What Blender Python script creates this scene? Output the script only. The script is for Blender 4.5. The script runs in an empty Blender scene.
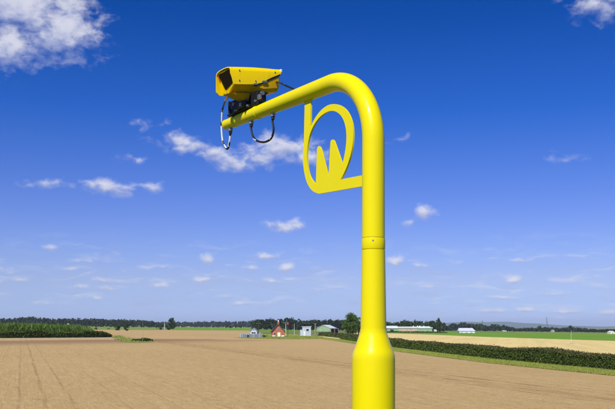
import bpy, bmesh, math, random
import numpy as np
from mathutils import Vector, Matrix, Euler, Quaternion

R = math.radians
rng = np.random.default_rng(7)
random.seed(7)
sc = bpy.context.scene
col = sc.collection

# ------------------------------------------------------------------ camera
F = 850.0            # focal length in photograph pixels (photograph is 615 px wide)
CX, HY = 307.5, 327.2
CAMZ = 3.4
KX = 0.0105          # gentle cross fall of the land
cam = bpy.data.cameras.new('camera')
cam_o = bpy.data.objects.new('camera', cam)
col.objects.link(cam_o)
cam.sensor_width = 36.0
cam.lens = 36.0 * F / 615.0
cam.shift_y = (HY - 204.5) / 615.0
cam.clip_start = 0.1
cam.clip_end = 60000
cam_o.location = (0, 0, CAMZ)
cam_o.rotation_euler = (R(90), 0, 0)
sc.camera = cam_o

# ------------------------------------------------------------------ sun + sky
SUN_AZ, SUN_EL = R(203), R(45)      # clockwise from +Y: behind the camera, a little to the left
S = Vector((math.sin(SUN_AZ) * math.cos(SUN_EL), math.cos(SUN_AZ) * math.cos(SUN_EL), math.sin(SUN_EL)))
sl = bpy.data.lights.new('sun', 'SUN')
sl.energy = 4.3
sl.angle = R(0.5)
sl.color = (1.0, 0.95, 0.87)
so = bpy.data.objects.new('sun', sl)
col.objects.link(so)
so.rotation_euler = S.to_track_quat('Z', 'Y').to_euler()
so.location = (0, -30, 60)

sc.view_settings.view_transform = 'Standard'
sc.view_settings.look = 'None'
HAZE = 0.00006
EXPO = 0.40
sc.view_settings.exposure = EXPO
sc.view_settings.gamma = 1.0


class NT:
    """tiny node-tree writer"""
    def __init__(self, tree):
        self.t = tree
        self.n = tree.nodes
        self.l = tree.links

    def new(self, typ, **kw):
        nd = self.n.new(typ)
        for k, v in kw.items():
            setattr(nd, k, v)
        return nd

    def link(self, a, b):
        self.l.new(a, b)

    def put(self, sock, v):
        if isinstance(v, bpy.types.NodeSocket):
            self.l.new(v, sock)
        else:
            sock.default_value = v

    def math(self, op, a, b=None, c=None, clamp=False):
        nd = self.new('ShaderNodeMath', operation=op, use_clamp=clamp)
        self.put(nd.inputs[0], a)
        if b is not None:
            self.put(nd.inputs[1], b)
        if c is not None:
            self.put(nd.inputs[2], c)
        return nd.outputs[0]

    def vec(self, op, a, b=None):
        nd = self.new('ShaderNodeVectorMath', operation=op)
        self.put(nd.inputs[0], a)
        if b is not None:
            self.put(nd.inputs[1], b)
        return nd.outputs['Value'] if op == 'LENGTH' else nd.outputs[0]

    def mix(self, fac, a, b, blend='MIX'):
        nd = self.new('ShaderNodeMix', data_type='RGBA', blend_type=blend)
        self.put(nd.inputs[0], fac)
        self.put(nd.inputs[6], a)
        self.put(nd.inputs[7], b)
        return nd.outputs[2]

    def noise(self, vec, scale, detail=4, rough=0.5, dist=0.0):
        nd = self.new('ShaderNodeTexNoise')
        nd.inputs['Scale'].default_value = scale
        nd.inputs['Detail'].default_value = detail
        nd.inputs['Roughness'].default_value = rough
        nd.inputs['Distortion'].default_value = dist
        if vec is not None:
            self.link(vec, nd.inputs['Vector'])
        return nd.outputs['Fac']

    def mapr(self, v, a, b, c, d, smooth=False):
        nd = self.new('ShaderNodeMapRange')
        nd.interpolation_type = 'SMOOTHSTEP' if smooth else 'LINEAR'
        self.put(nd.inputs[0], v)
        for i, x in enumerate((a, b, c, d)):
            nd.inputs[1 + i].default_value = x
        return nd.outputs[0]

    def ramp(self, fac, stops):
        nd = self.new('ShaderNodeValToRGB')
        e = nd.color_ramp.elements
        while len(e) < len(stops):
            e.new(0.5)
        for el, (p, c) in zip(e, stops):
            el.position = p
            el.color = (*c, 1)
        self.link(fac, nd.inputs[0])
        return nd.outputs[0]


world = bpy.data.worlds.new('World')
sc.world = world
world.use_nodes = True
w = NT(world.node_tree)
w.n.clear()
tc = w.new('ShaderNodeTexCoord')
dirv = tc.outputs['Generated']
sky = w.new('ShaderNodeTexSky', sky_type='NISHITA')
sky.sun_disc = False
sky.sun_elevation = SUN_EL
sky.sun_rotation = SUN_AZ
sky.altitude = 0
sky.air_density = 1.0
sky.dust_density = 0.6
sky.ozone_density = 3.0
SKY_STRENGTH = 0.076
sep = w.new('ShaderNodeSeparateXYZ')
w.link(dirv, sep.inputs[0])
el = w.math('ARCSINE', sep.outputs[2])
az = w.math('ARCTAN2', sep.outputs[0], sep.outputs[1])
# deep polarised blue of the photograph: the Nishita sky through a polarising tint that strengthens with height
pol = w.ramp(w.math('DIVIDE', el, R(40), clamp=True), [
    (0.0, (0.74, 0.95, 1.95)), (0.02, (0.73, 0.93, 1.85)), (0.045, (0.67, 0.80, 1.50)), (0.0775, (0.70, 0.739, 1.26)),
    (0.1925, (0.443, 0.554, 1.17)), (0.353, (0.097, 0.383, 1.08)), (0.503, (0.002, 0.275, 0.885)), (1.0, (0.0, 0.2, 0.75))])
skyc = w.mix(1.0, sky.outputs[0], pol, 'MULTIPLY')
skyc = w.vec('MULTIPLY', skyc, (SKY_STRENGTH,) * 3)


# clouds: blobs at real directions (azimuth, elevation), broken up by noise
def direction(px, py):
    u, v = (px - CX) / F, (HY - py) / F
    return math.atan(u), math.atan(v / math.sqrt(1 + u * u))


CLOUDS = [  # photo x, y, half width, half height, strength
    (14, 4, 70, 34, 1.25), (58, 34, 50, 34, 1.05), (70, 18, 34, 26, 1.0), (8, 46, 44, 24, 0.95), (604, 2, 44, 17, 0.78),
    (176, 141, 18, 9, 0.95), (192, 149, 28, 11, 0.98), (214, 157, 26, 12, 1.0), (233, 164, 24, 10, 0.95), (260, 155, 28, 12, 0.95), (285, 148, 38, 16, 1.1), (306, 158, 30, 11, 0.95),
    (110, 187, 32, 9, 0.92), (152, 185, 15, 6, 0.70), (50, 183, 26, 6, 0.62), (136, 160, 18, 6, 0.46), (148, 130, 12, 6, 0.10),
    (283, 224, 22, 8, 0.90), (296, 222, 12, 6, .8), (207, 258, 10, 8.5, 1.0), (268, 255, 20, 5.5, 0.85), (286, 268, 12, 6.5, 1.0), (251, 268, 10, 5, 0.75),
    (160, 286, 13, 5, 0.85), (50, 247, 12, 5, 0.66), (77, 262, 14, 5, 0.72), (72, 270, 12, 4.5, 0.72), (103, 281, 15, 5, 0.78), (20, 280, 15, 5, 0.68),
    (108, 288, 14, 4, 0.72), (80, 288, 12, 4, 0.68), (95, 299, 12, 4, 0.62), (226, 297, 12, 4, 0.72), (204, 279, 14, 4.5, 0.66), (272, 282, 14, 4, 0.62),
    (165, 268, 12, 4, 0.55), (240, 303, 12, 4, 0.62), (270, 303, 14, 4, 0.55), (45, 303, 16, 4, 0.55), (320, 290, 14, 4, .6),
    (424, 214, 15, 8, 0.98), (409, 222, 9, 6, 0.80), (396, 262, 12, 6.5, 1.0), (420, 266, 11, 4, 0.62), (565, 155, 18, 6, 0.50), (400, 138, 14, 5, 0.42),
    (514, 280, 9, 5.5, 0.85), (522, 259, 16, 4, 0.6), (430, 287, 12, 3.5, 0.55), (560, 293, 30, 3.2, 0.58), (500, 297, 22, 3.0, 0.6), (606, 287, 18, 3.5, 0.6), (480, 303, 16, 2.6, .5),
    (493, 311, 18, 4.2, 0.98), (525, 310, 13, 4, 0.98), (570, 312, 28, 3.2, 0.95), (608, 313, 16, 4, 0.92), (550, 318, 30, 2.4, 0.6),
    # the same kind of small fair-weather clouds goes on outside the frame
    (-80, 200, 40, 10, 0.9), (-140, 120, 60, 20, 0.95), (720, 180, 40, 10, 0.9), (800, 240, 30, 7, 0.95), (700, 60, 60, 22, 0.9), (-60, 280, 20, 5, 0.85), (690, 300, 24, 5, 0.9),
    (300, -120, 80, 40, 0.9), (100, -220, 90, 50, 0.95), (600, -260, 110, 60, 0.95), (900, -60, 80, 40, 0.9), (-260, 20, 90, 40, 0.95), (860, 300, 30, 5, 0.9), (-200, 290, 30, 6, 0.9),
]
cmb = w.new('ShaderNodeCombineXYZ')
w.link(az, cmb.inputs[0])
w.link(el, cmb.inputs[1])
ae0 = cmb.outputs[0]
wn_ = w.new('ShaderNodeTexNoise'); wn_.inputs['Scale'].default_value = 26; wn_.inputs['Detail'].default_value = 2.5; wn_.inputs['Roughness'].default_value = 0.5
w.link(ae0, wn_.inputs['Vector'])
wa = w.vec('SUBTRACT', wn_.outputs['Color'], (0.5, 0.5, 0.5))
sc_ = w.new('ShaderNodeVectorMath', operation='SCALE')
w.link(wa, sc_.inputs[0]); w.link(w.math('MULTIPLY_ADD', el, 0.14, 0.002), sc_.inputs['Scale'])
ae = w.vec('ADD', ae0, sc_.outputs[0])
acc = None
for (px, py, hw, hh, s_) in CLOUDS:
    a0, e0 = direction(px, py)
    src = ae
    if acc is not None:     # chains the blobs one after another (keeps the shader's working set small)
        ch_ = w.new('ShaderNodeVectorMath', operation='MULTIPLY_ADD')
        w.link(acc, ch_.inputs[0]); ch_.inputs[1].default_value = (1e-9,) * 3; w.link(ae, ch_.inputs[2])
        src = ch_.outputs[0]
    d_ = w.vec('SUBTRACT', src, (a0, e0, 0))
    d_ = w.vec('MULTIPLY', d_, (F / hw, F / hh, 0))
    ln = w.vec('LENGTH', d_)
    m = w.math('MULTIPLY_ADD', ln, -s_, s_)
    sy = w.new('ShaderNodeSeparateXYZ'); w.link(d_, sy.inputs[0])
    if acc is None:
        acc, vy = m, sy.outputs[1]
    else:
        g_ = w.mapr(w.math('SUBTRACT', m, acc), -0.35, 0.35, 0, 1, True)
        mf = w.new('ShaderNodeMix', data_type='FLOAT')
        w.link(g_, mf.inputs[0]); w.link(vy, mf.inputs[2]); w.link(sy.outputs[1], mf.inputs[3])
        vy = mf.outputs[0]
        acc = w.math('SMOOTH_MAX', acc, m, 0.35)
acc = w.math('MAXIMUM', acc, -1.0)
stretch = w.vec('MULTIPLY', ae0, (1.0, 1.5, 1.0))
n1 = w.noise(stretch, 36, 5, 0.52, 0.6)
n2 = w.noise(stretch, 105, 4, 0.52, 0.5)
nn = w.math('ADD', w.math('MULTIPLY', n1, 0.66), w.math('MULTIPLY', n2, 0.34))
dens = w.math('ADD', acc, w.math('MULTIPLY_ADD', nn, 2.0, -1.06))
cov = w.mapr(dens, -0.06, 0.86, 0.0, 1.0, True)
# a veil of thin flat cloud low down
veil_n = w.noise(w.vec('MULTIPLY', ae, (1.0, 5.0, 1.0)), 24, 6, 0.62, 0.5)
veil_h = w.math('MULTIPLY', w.mapr(el, R(0.2), R(1.6), 0, 1, True), w.mapr(el, R(3.0), R(7.0), 1, 0, True))
veil = w.math('MULTIPLY', w.mapr(veil_n, 0.46, 0.78, 0, 0.55, True), veil_h)
cov = w.math('MULTIPLY', cov, w.mapr(el, R(1.0), R(7.0), 0.82, 0.88))
cov = w.math('MAXIMUM', cov, veil)
ccol = w.mix(w.mapr(w.math('ADD', vy, w.math('MULTIPLY_ADD', nn, 2.2, -1.1)), -0.5, 0.35, 0, 1, True), (0.315, 0.352, 0.53, 1), (0.57, 0.575, 0.65, 1))
final = w.mix(cov, skyc, ccol)
bg = w.new('ShaderNodeBackground')
w.link(final, bg.inputs[0])
bg.inputs[1].default_value = 1.0
wo = w.new('ShaderNodeOutputWorld')
w.link(bg.outputs[0], wo.inputs[0])


# ------------------------------------------------------------------ helpers
def gz(x):
    return -KX * max(-700.0, min(700.0, x))


def at(px, py, up=0.0):
    """the point of the ground seen at photograph pixel (px, py)"""
    u, v = (px - CX) / F, (py - HY) / F
    t = CAMZ / max(1e-6, v - KX * u)
    return Vector((u * t, t, gz(u * t) + up))


def far(px, d):
    """ground point in the direction of column px, d metres away"""
    x = (px - CX) / F * d
    return Vector((x, d, gz(x)))


def tag(o, label=None, cat=None, group=None, kind=None):
    if label: o['label'] = label
    if cat: o['category'] = cat
    if group: o['group'] = group
    if kind: o['kind'] = kind
    return o


def empty(name, loc, label, cat, group=None, rz=0.0):
    o = bpy.data.objects.new(name, None)
    o.empty_display_size = 0.3
    col.objects.link(o)
    o.location = loc
    o.rotation_euler = (0, 0, rz)
    return tag(o, label, cat, group)


def link(name, me, mat, parent=None):
    o = bpy.data.objects.new(name, me)
    col.objects.link(o)
    if mat is not None and not me.materials:
        me.materials.append(mat)
    if parent is not None:
        o.parent = parent
    return o


def pyd(name, verts, faces, mat, parent=None, smooth=False, bevel=0.0):
    me = bpy.data.meshes.new(name)
    me.from_pydata([tuple(v) for v in verts], [], faces)
    bm = bmesh.new()
    bm.from_mesh(me)
    bmesh.ops.recalc_face_normals(bm, faces=bm.faces)
    if bevel:
        bmesh.ops.bevel(bm, geom=list(bm.edges), offset=bevel, segments=2, affect='EDGES', profile=0.5)
    bm.to_mesh(me)
    bm.free()
    if smooth:
        for p in me.polygons: p.use_smooth = True
        me.set_sharp_from_angle(angle=R(35))
    return link(name, me, mat, parent)


def box_vf(c, s, rz=0.0, taper=1.0):
    cx, cy, cz = c
    hx, hy, hz = s[0] / 2, s[1] / 2, s[2] / 2
    ca, sa = math.cos(rz), math.sin(rz)
    vs = []
    for z, k in ((-hz, 1), (hz, taper)):
        for x, y in ((-hx, -hy), (hx, -hy), (hx, hy), (-hx, hy)):
            x, y = x * k, y * k
            vs.append((cx + x * ca - y * sa, cy + x * sa + y * ca, cz + z))
    fs = [(0, 3, 2, 1), (4, 5, 6, 7), (0, 1, 5, 4), (1, 2, 6, 5), (2, 3, 7, 6), (3, 0, 4, 7)]
    return vs, fs


def box(name, c, s, mat, parent=None, rz=0.0, bevel=0.0, taper=1.0):
    v, f = box_vf(c, s, rz, taper)
    return pyd(name, v, f, mat, parent, bevel=bevel)


def tube_vf(pts, radii, seg=12, cap=True):
    pts = [Vector(p) for p in pts]
    if not hasattr(radii, '__len__'): radii = [radii] * len(pts)
    vs, fs = [], []
    t0 = (pts[1] - pts[0]).normalized()
    ref = Vector((0, 0, 1)) if abs(t0.z) < 0.9 else Vector((1, 0, 0))
    nrm = t0.cross(ref).normalized()
    prev = t0
    for i, p in enumerate(pts):
        if i == 0: t = t0
        elif i == len(pts) - 1: t = (pts[i] - pts[i - 1]).normalized()
        else: t = (pts[i + 1] - pts[i - 1]).normalized()
        q = prev.rotation_difference(t)
        nrm = (q @ nrm).normalized()
        prev = t
        b = t.cross(nrm)
        for k in range(seg):
            a = 2 * math.pi * k / seg
            vs.append(p + (nrm * math.cos(a) + b * math.sin(a)) * radii[i])
    for i in range(len(pts) - 1):
        for k in range(seg):
            k2 = (k + 1) % seg
            fs.append((i * seg + k, i * seg + k2, (i + 1) * seg + k2, (i + 1) * seg + k))
    if cap:
        fs.append(tuple(range(seg))[::-1])
        fs.append(tuple((len(pts) - 1) * seg + k for k in range(seg)))
    return vs, fs


def tube(name, pts, radii, mat, parent=None, seg=12):
    v, f = tube_vf(pts, radii, seg)
    return pyd(name, v, f, mat, parent, smooth=True)


def join_vf(parts):
    V, Fc = [], []
    for v, f in parts:
        n = len(V)
        V += [tuple(x) for x in v]
        Fc += [tuple(i + n for i in q) for q in f]
    return V, Fc


def catmull(pts, n=6, closed=False):
    P = [Vector(p) for p in pts]
    out = []
    m = len(P)
    rngi = range(m) if closed else range(m - 1)
    for i in rngi:
        p0 = P[(i - 1) % m] if (closed or i > 0) else P[0]
        p1, p2 = P[i], P[(i + 1) % m]
        p3 = P[(i + 2) % m] if (closed or i + 2 < m) else P[-1]
        for k in range(n):
            t = k / n
            out.append(0.5 * ((2 * p1) + (p2 - p0) * t + (2 * p0 - 5 * p1 + 4 * p2 - p3) * t * t + (3 * p1 - p0 - 3 * p2 + p3) * t ** 3))
    if not closed: out.append(P[-1])
    return out


def quads_mesh(name, V):
    """V: (n,4,3) array of quads -> one mesh"""
    n = len(V)
    me = bpy.data.meshes.new(name)
    me.vertices.add(4 * n)
    me.vertices.foreach_set('co', V.reshape(-1).astype(np.float32))
    me.loops.add(4 * n)
    me.loops.foreach_set('vertex_index', np.arange(4 * n, dtype=np.int32))
    me.polygons.add(n)
    me.polygons.foreach_set('loop_start', np.arange(0, 4 * n, 4, dtype=np.int32))
    me.update(calc_edges=True)
    return me


def leaf_quads(P, size, aspect=0.6):
    """small leaf-like faces turned every way round each point"""
    n = len(P)
    a = rng.normal(size=(n, 3)); a /= np.linalg.norm(a, axis=1)[:, None]
    b = rng.normal(size=(n, 3)); b -= (b * a).sum(1)[:, None] * a; b /= np.linalg.norm(b, axis=1)[:, None]
    s = (np.asarray(size) * rng.uniform(0.6, 1.35, n))[:, None]
    a, b = a * s, b * s * aspect
    return np.stack([P - a, P - b * 0.9 + a * .1, P + a, P + b * 0.9 + a * .1], 1)


def blade_quads(P, h, wd, lean=0.25):
    """upright grass or leaf blades"""
    n = len(P)
    th = rng.uniform(0, 2 * np.pi, n)
    d = np.stack([np.cos(th), np.sin(th), np.zeros(n)], 1)
    hh = (np.asarray(h) * rng.uniform(0.6, 1.15, n))[:, None]
    ww = (np.asarray(wd) * rng.uniform(0.7, 1.3, n))[:, None]
    ln = rng.normal(size=(n, 3)) * lean; ln[:, 2] = 0
    up = np.array([0, 0, 1.0]) * hh + ln * hh
    return np.stack([P - d * ww, P + d * ww, P + up + d * ww * .25, P + up - d * ww * .25], 1)


# ------------------------------------------------------------------ materials
def material(name):
    m = bpy.data.materials.new(name)
    m.use_nodes = True
    t = NT(m.node_tree)
    p = m.node_tree.nodes['Principled BSDF']
    return m, t, p


def basic(name, c, rough=0.6, var=0.12, scale=3.0, metal=0.0, bump=0.0, spec=0.4):
    m, t, p = material(name)
    g = t.new('ShaderNodeNewGeometry')
    n = t.noise(g.outputs['Position'], scale, 5, 0.6)
    k = t.mapr(n, 0.3, 0.7, 1 - var, 1 + var)
    cc = t.vec('MULTIPLY', (c[0], c[1], c[2]), (1, 1, 1))
    nd = t.new('ShaderNodeVectorMath', operation='SCALE')
    t.link(cc, nd.inputs[0]); t.link(k, nd.inputs['Scale'])
    t.link(nd.outputs[0], p.inputs['Base Color'])
    p.inputs['Roughness'].default_value = rough
    p.inputs['Metallic'].default_value = metal
    p.inputs['Specular IOR Level'].default_value = spec
    if bump:
        b = t.new('ShaderNodeBump'); b.inputs['Strength'].default_value = bump
        t.link(n, b.inputs['Height']); t.link(b.outputs[0], p.inputs['Normal'])
    return m


def paint(name, c, rough, coat, dirt=(0.30, 0.26, 0.05), amt=0.25):
    m, t, p = material(name)
    g = t.new('ShaderNodeNewGeometry')
    n = t.noise(g.outputs['Position'], 9, 6, 0.65)
    st = t.noise(t.vec('MULTIPLY', g.outputs['Position'], (30, 30, 2.2)), 1.0, 5, 0.6)
    base = t.mix(t.mapr(n, 0.3, 0.7, 0, 0.35), (*c, 1), (c[0] * 0.94, c[1] * 0.93, c[2], 1))
    base = t.mix(t.mapr(st, 0.60, 0.85, 0, amt), base, (*dirt, 1))
    t.link(base, p.inputs['Base Color'])
    t.link(t.mapr(n, 0.3, 0.7, rough * 0.85, rough * 1.2), p.inputs['Roughness'])
    p.inputs['Coat Weight'].default_value = coat
    p.inputs['Coat Roughness'].default_value = 0.12
    p.inputs['Specular IOR Level'].default_value = 0.14
    b = t.new('ShaderNodeBump'); b.inputs['Strength'].default_value = 0.035; b.inputs['Distance'].default_value = 0.01
    t.link(t.noise(g.outputs['Position'], 55, 3, 0.5), b.inputs['Height'])
    t.link(b.outputs[0], p.inputs['Normal'])
    return m


def foliage(name, dark, mid, light, patch=0.25, trans=0.25):
    m, t, p = material(name)
    g = t.new('ShaderNodeNewGeometry')
    r = g.outputs['Random Per Island']
    c = t.ramp(r, [(0.0, dark), (0.5, mid), (1.0, light)])
    n = t.noise(g.outputs['Position'], patch, 4, 0.55)
    c = t.mix(t.mapr(n, 0.35, 0.7, 0.0, 0.5), c, (*light, 1))
    t.link(c, p.inputs['Base Color'])
    p.inputs['Roughness'].default_value = 0.55
    p.inputs['Specular IOR Level'].default_value = 0.25
    tr = t.new('ShaderNodeBsdfTranslucent')
    t.link(c, tr.inputs[0])
    mx = t.new('ShaderNodeMixShader')
    mx.inputs[0].default_value = trans
    out = t.n['Material Output']
    t.link(p.outputs[0], mx.inputs[1]); t.link(tr.outputs[0], mx.inputs[2]); t.link(mx.outputs[0], out.inputs[0])
    return m


M_POLE = paint('yellow_pole_paint', (0.715, 0.61, 0.0005), 0.33, 0.14, amt=0.16)
M_HOUS = paint('yellow_housing_paint', (0.86, 0.60, 0.001), 0.34, 0.1, (0.33, 0.18, 0.02), 0.55)
M_BODY = paint('shaded_ochre_body_paint', (0.62, 0.36, 0.001), 0.40, 0.05, (0.22, 0.12, 0.02), 0.6)  # oranger than the hood, darkened further: underside shade put into the colour, plus dirt
M_CRADLE = paint('shaded_cradle_paint', (0.44, 0.26, 0.006), 0.5, 0.0, (0.14, 0.08, 0.02), 0.7)  # base colour darkened to paint in the shade under the body; dirt streaks
M_BLACK = basic('black_plastic', (0.007, 0.007, 0.008), 0.5, 0.2, 20)
M_STEEL = basic('dull_steel', (0.30, 0.31, 0.33), 0.38, 0.2, 40, metal=0.8)
M_GLASS = basic('dark_lens_glass', (0.002, 0.002, 0.003), 0.25, 0.0, 5, spec=0.12)
M_WHITE_CABLE = basic('pale_conduit', (0.55, 0.58, 0.62), 0.45, 0.15, 30)
M_RED = basic('red_indicator', (0.45, 0.06, 0.02), 0.4, 0.1, 30)

# soil: one direction of drilling across the whole field
ROW = R(18.6)


def soil_material():
    m, t, p = material('tilled_soil')
    g = t.new('ShaderNodeNewGeometry')
    mp = t.new('ShaderNodeMapping')
    mp.inputs['Rotation'].default_value = (0, 0, -ROW)
    t.link(g.outputs['Position'], mp.inputs[0])
    sp = t.new('ShaderNodeSeparateXYZ')
    t.link(mp.outputs[0], sp.inputs[0])
    X = sp.outputs[0]
    pos = mp.outputs[0]
    big = t.noise(pos, 0.022, 5, 0.55)
    midn = t.noise(t.vec('MULTIPLY', pos, (1.0, 0.12, 1.0)), 0.9, 6, 0.62)
    row = t.noise(t.vec('MULTIPLY', pos, (7.0, 0.22, 1.0)), 1.0, 5, 0.65)
    clod = t.noise(pos, 7.0, 7, 0.72)
    fine = t.noise(pos, 26.0, 4, 0.7)
    c = t.mix(t.mapr(big, 0.3, 0.7, 0, 1), (0.40, 0.272, 0.122, 1), (0.475, 0.337, 0.154, 1))
    c = t.mix(t.mapr(midn, 0.36, 0.72, 0, 0.40), c, (0.36, 0.225, 0.09, 1))
    c = t.mix(t.mapr(row, 0.42, 0.72, 0, 0.55), c, (0.55, 0.41, 0.17, 1))
    c = t.mix(t.mapr(clod, 0.50, 0.70, 0, 0.55), c, (0.24, 0.15, 0.055, 1))
    c = t.mix(t.mapr(fine, 0.5, 0.72, 0, 0.5), c, (0.60, 0.46, 0.21, 1))
    spk = t.noise(pos, 1.9, 5, 0.75)
    c = t.mix(t.mapr(spk, 0.54, 0.70, 0, 0.55), c, (0.21, 0.135, 0.055, 1))
    spk2 = t.noise(t.vec('MULTIPLY', pos, (2.6, 0.55, 1)), 1.0, 4, 0.7)
    c = t.mix(t.mapr(spk2, 0.52, 0.70, 0, 0.5), c, (0.58, 0.44, 0.22, 1))
    # headland along the foot of the left hedge: a pale strip, then a darker worked band, soft edged
    ha, hb = at(0, 338.2), at(112, 337.3)
    ex, ey = hb.x - ha.x, hb.y - ha.y
    el_ = math.hypot(ex, ey); ex, ey = ex / el_, ey / el_
    wp = t.new('ShaderNodeSeparateXYZ'); t.link(g.outputs['Position'], wp.inputs[0])
    rx, ry = t.math('SUBTRACT', wp.outputs[0], ha.x), t.math('SUBTRACT', wp.outputs[1], ha.y)
    al = t.math('ADD', t.math('MULTIPLY', rx, ex), t.math('MULTIPLY', ry, ey))
    dd_ = t.math('ADD', t.math('MULTIPLY', rx, ey), t.math('MULTIPLY', ry, -ex))
    wv = t.math('MULTIPLY_ADD', t.noise(pos, 0.12, 4, 0.6), 16.0, -8.0)
    dn_ = t.math('ADD', dd_, wv)
    lim = t.mapr(t.math('ADD', al, t.math('MULTIPLY', wv, 3.0)), el_ * 0.6, el_ * 1.15, 1, 0, True)
    dark = t.math('MULTIPLY', t.mapr(dn_, 20, 30, 0, 1, True), t.mapr(dn_, 38, 66, 1, 0, True))
    c = t.mix(t.math('MULTIPLY', t.math('MULTIPLY', dark, lim), 0.75), c, (0.23, 0.135, 0.07, 1))
    pale = t.math('MULTIPLY', t.mapr(dn_, 18, 28, 1, 0, True), lim)
    c = t.mix(t.math('MULTIPLY', pale, 0.8), c, (0.42, 0.33, 0.19, 1))

    # wheel tracks along the rows (position across the rows, half width, depth of colour)
    wob = t.math('MULTIPLY_ADD', t.noise(t.vec('MULTIPLY', pos, (0.0, 0.05, 0.0)), 1.0, 2), 0.5, -0.25)
    Xw = t.math('ADD', X, wob)
    brk = t.mapr(t.noise(t.vec('MULTIPLY', pos, (0.9, 0.22, 1)), 1.0, 5, 0.7), 0.36, 0.58, 0.08, 1.0)
    tr = None
    for x0, hw, k in ((-3.6, .05, .35), (-1.7, .05, .3), (-.1, .07, .6), (1.0, .09, .8), (2.15, .07, .7), (4.3, .05, .4), (6.3, .05, .45), (8.2, .05, .45), (10.9, .05, .35), (14.0, .05, .4), (17.2, .05, .35),
                      (20.5, .07, .45), (23.4, .06, .35), (25.9, .10, .55), (26.6, .10, .6), (27.2, .16, .75), (27.75, .10, .7), (28.3, .08, .5), (29.3, .16, .75), (29.8, .08, .5), (31.0, .08, .45), (33.0, .08, .4)):
        k *= 1.75 if x0 > 25 else .85
        d = t.math('ABSOLUTE', t.math('SUBTRACT', Xw, x0))
        q = t.mapr(d, hw * 0.5, hw * 1.6, k * .72, 0, True)
        tr = q if tr is None else t.math('MAXIMUM', tr, q)
    tr = t.math('MULTIPLY', tr, brk)
    c = t.mix(tr, c, (0.20, 0.125, 0.05, 1))
    t.link(c, p.inputs['Base Color'])
    p.inputs['Roughness'].default_value = 0.95
    p.inputs['Specular IOR Level'].default_value = 0.1
    h = t.math('ADD', t.math('MULTIPLY', clod, 0.10), t.math('MULTIPLY', row, 0.05))
    h = t.math('SUBTRACT', h, t.math('MULTIPLY', tr, 0.04))
    b = t.new('ShaderNodeBump'); b.inputs['Strength'].default_value = 0.55; b.inputs['Distance'].default_value = 1.0
    t.link(h, b.inputs['Height']); t.link(b.outputs[0], p.inputs['Normal'])
    return m


def crop_material(name, a, b_, c_, across=0.5, rot=0.3):
    m, t, p = material(name)
    g = t.new('ShaderNodeNewGeometry')
    mp = t.new('ShaderNodeMapping'); mp.inputs['Rotation'].default_value = (0, 0, rot)
    t.link(g.outputs['Position'], mp.inputs[0])
    n = t.noise(mp.outputs[0], 0.02, 6, 0.6)
    r = t.noise(t.vec('MULTIPLY', mp.outputs[0], (across, across * 0.03, 1)), 1.0, 5, 0.6)
    f = t.noise(mp.outputs[0], 3.0, 5, 0.7)
    cc = t.mix(t.mapr(n, 0.3, 0.7, 0, 1), (*a, 1), (*b_, 1))
    cc = t.mix(t.mapr(r, 0.45, 0.7, 0, 0.7), cc, (*c_, 1))
    cc = t.mix(t.mapr(f, 0.45, 0.75, 0, 0.35), cc, tuple(x * 0.6 for x in a) + (1,))
    t.link(cc, p.inputs['Base Color'])
    p.inputs['Roughness'].default_value = 0.9
    p.inputs['Specular IOR Level'].default_value = 0.1
    b = t.new('ShaderNodeBump'); b.inputs['Strength'].default_value = 0.4; b.inputs['Distance'].default_value = 0.3
    t.link(f, b.inputs['Height']); t.link(b.outputs[0], p.inputs['Normal'])
    return m


M_SOIL = soil_material()
M_STUB = crop_material('straw_stubble', (0.66, 0.52, 0.21), (0.72, 0.58, 0.26), (0.56, 0.42, 0.15), 0.35, 0.25)
M_GREEN = crop_material('green_crop', (0.13, 0.27, 0.018), (0.17, 0.31, 0.025), (0.09, 0.20, 0.015), 0.1, 0.9)
M_PALEGREEN = crop_material('pale_green_crop', (0.20, 0.27, 0.045), (0.14, 0.22, 0.03), (0.24, 0.30, 0.07), 0.1, 0.9)
M_LAND = crop_material('farm_land', (0.16, 0.19, 0.06), (0.10, 0.16, 0.04), (0.28, 0.24, 0.11), 0.008, 0.4)
M_VERGE = crop_material('verge_grass', (0.24, 0.29, 0.04), (0.17, 0.24, 0.03), (0.34, 0.33, 0.08), 0.9, 0.2)
M_BANK = crop_material('bank_grass', (0.075, 0.13, 0.022), (0.11, 0.15, 0.03), (0.17, 0.17, 0.05), 1.2, 0.2)
M_PALESOIL = crop_material('pale_headland', (0.40, 0.29, 0.18), (0.36, 0.25, 0.15), (0.30, 0.20, 0.12), 0.3, 1.4)
M_DARKSOIL = crop_material('dark_headland', (0.25, 0.15, 0.09), (0.28, 0.18, 0.11), (0.22, 0.13, 0.08), 0.3, 1.4)
M_HEDGE = foliage('hedge_leaves', (0.016, 0.032, 0.006), (0.055, 0.092, 0.014), (0.12, 0.165, 0.03), 0.35)
M_HEDGE_TOP = foliage('sparse_hedge_leaves', (0.03, 0.05, 0.012), (0.055, 0.08, 0.02), (0.10, 0.12, 0.035), 0.3)
M_CLIP = foliage('clipped_hedge_top', (0.038, 0.040, 0.012), (0.078, 0.080, 0.022), (0.125, 0.122, 0.036), 0.5)
M_TWIG = basic('hedge_twigs', (0.030, 0.034, 0.016), 0.9, 0.4, 4)
M_MAIZE = foliage('tall_crop_leaves', (0.04, 0.09, 0.012), (0.085, 0.165, 0.02), (0.15, 0.235, 0.04), 0.06)
M_BLADES = foliage('grass_blades', (0.12, 0.19, 0.022), (0.23, 0.30, 0.04), (0.42, 0.40, 0.10), 0.4)
M_BARK = basic('bark', (0.10, 0.075, 0.05), 0.9, 0.3, 6, bump=0.4)
M_WOOD = foliage('far_wood_leaves', (0.007, 0.016, 0.010), (0.018, 0.036, 0.014), (0.045, 0.072, 0.022), 0.012)
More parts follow.
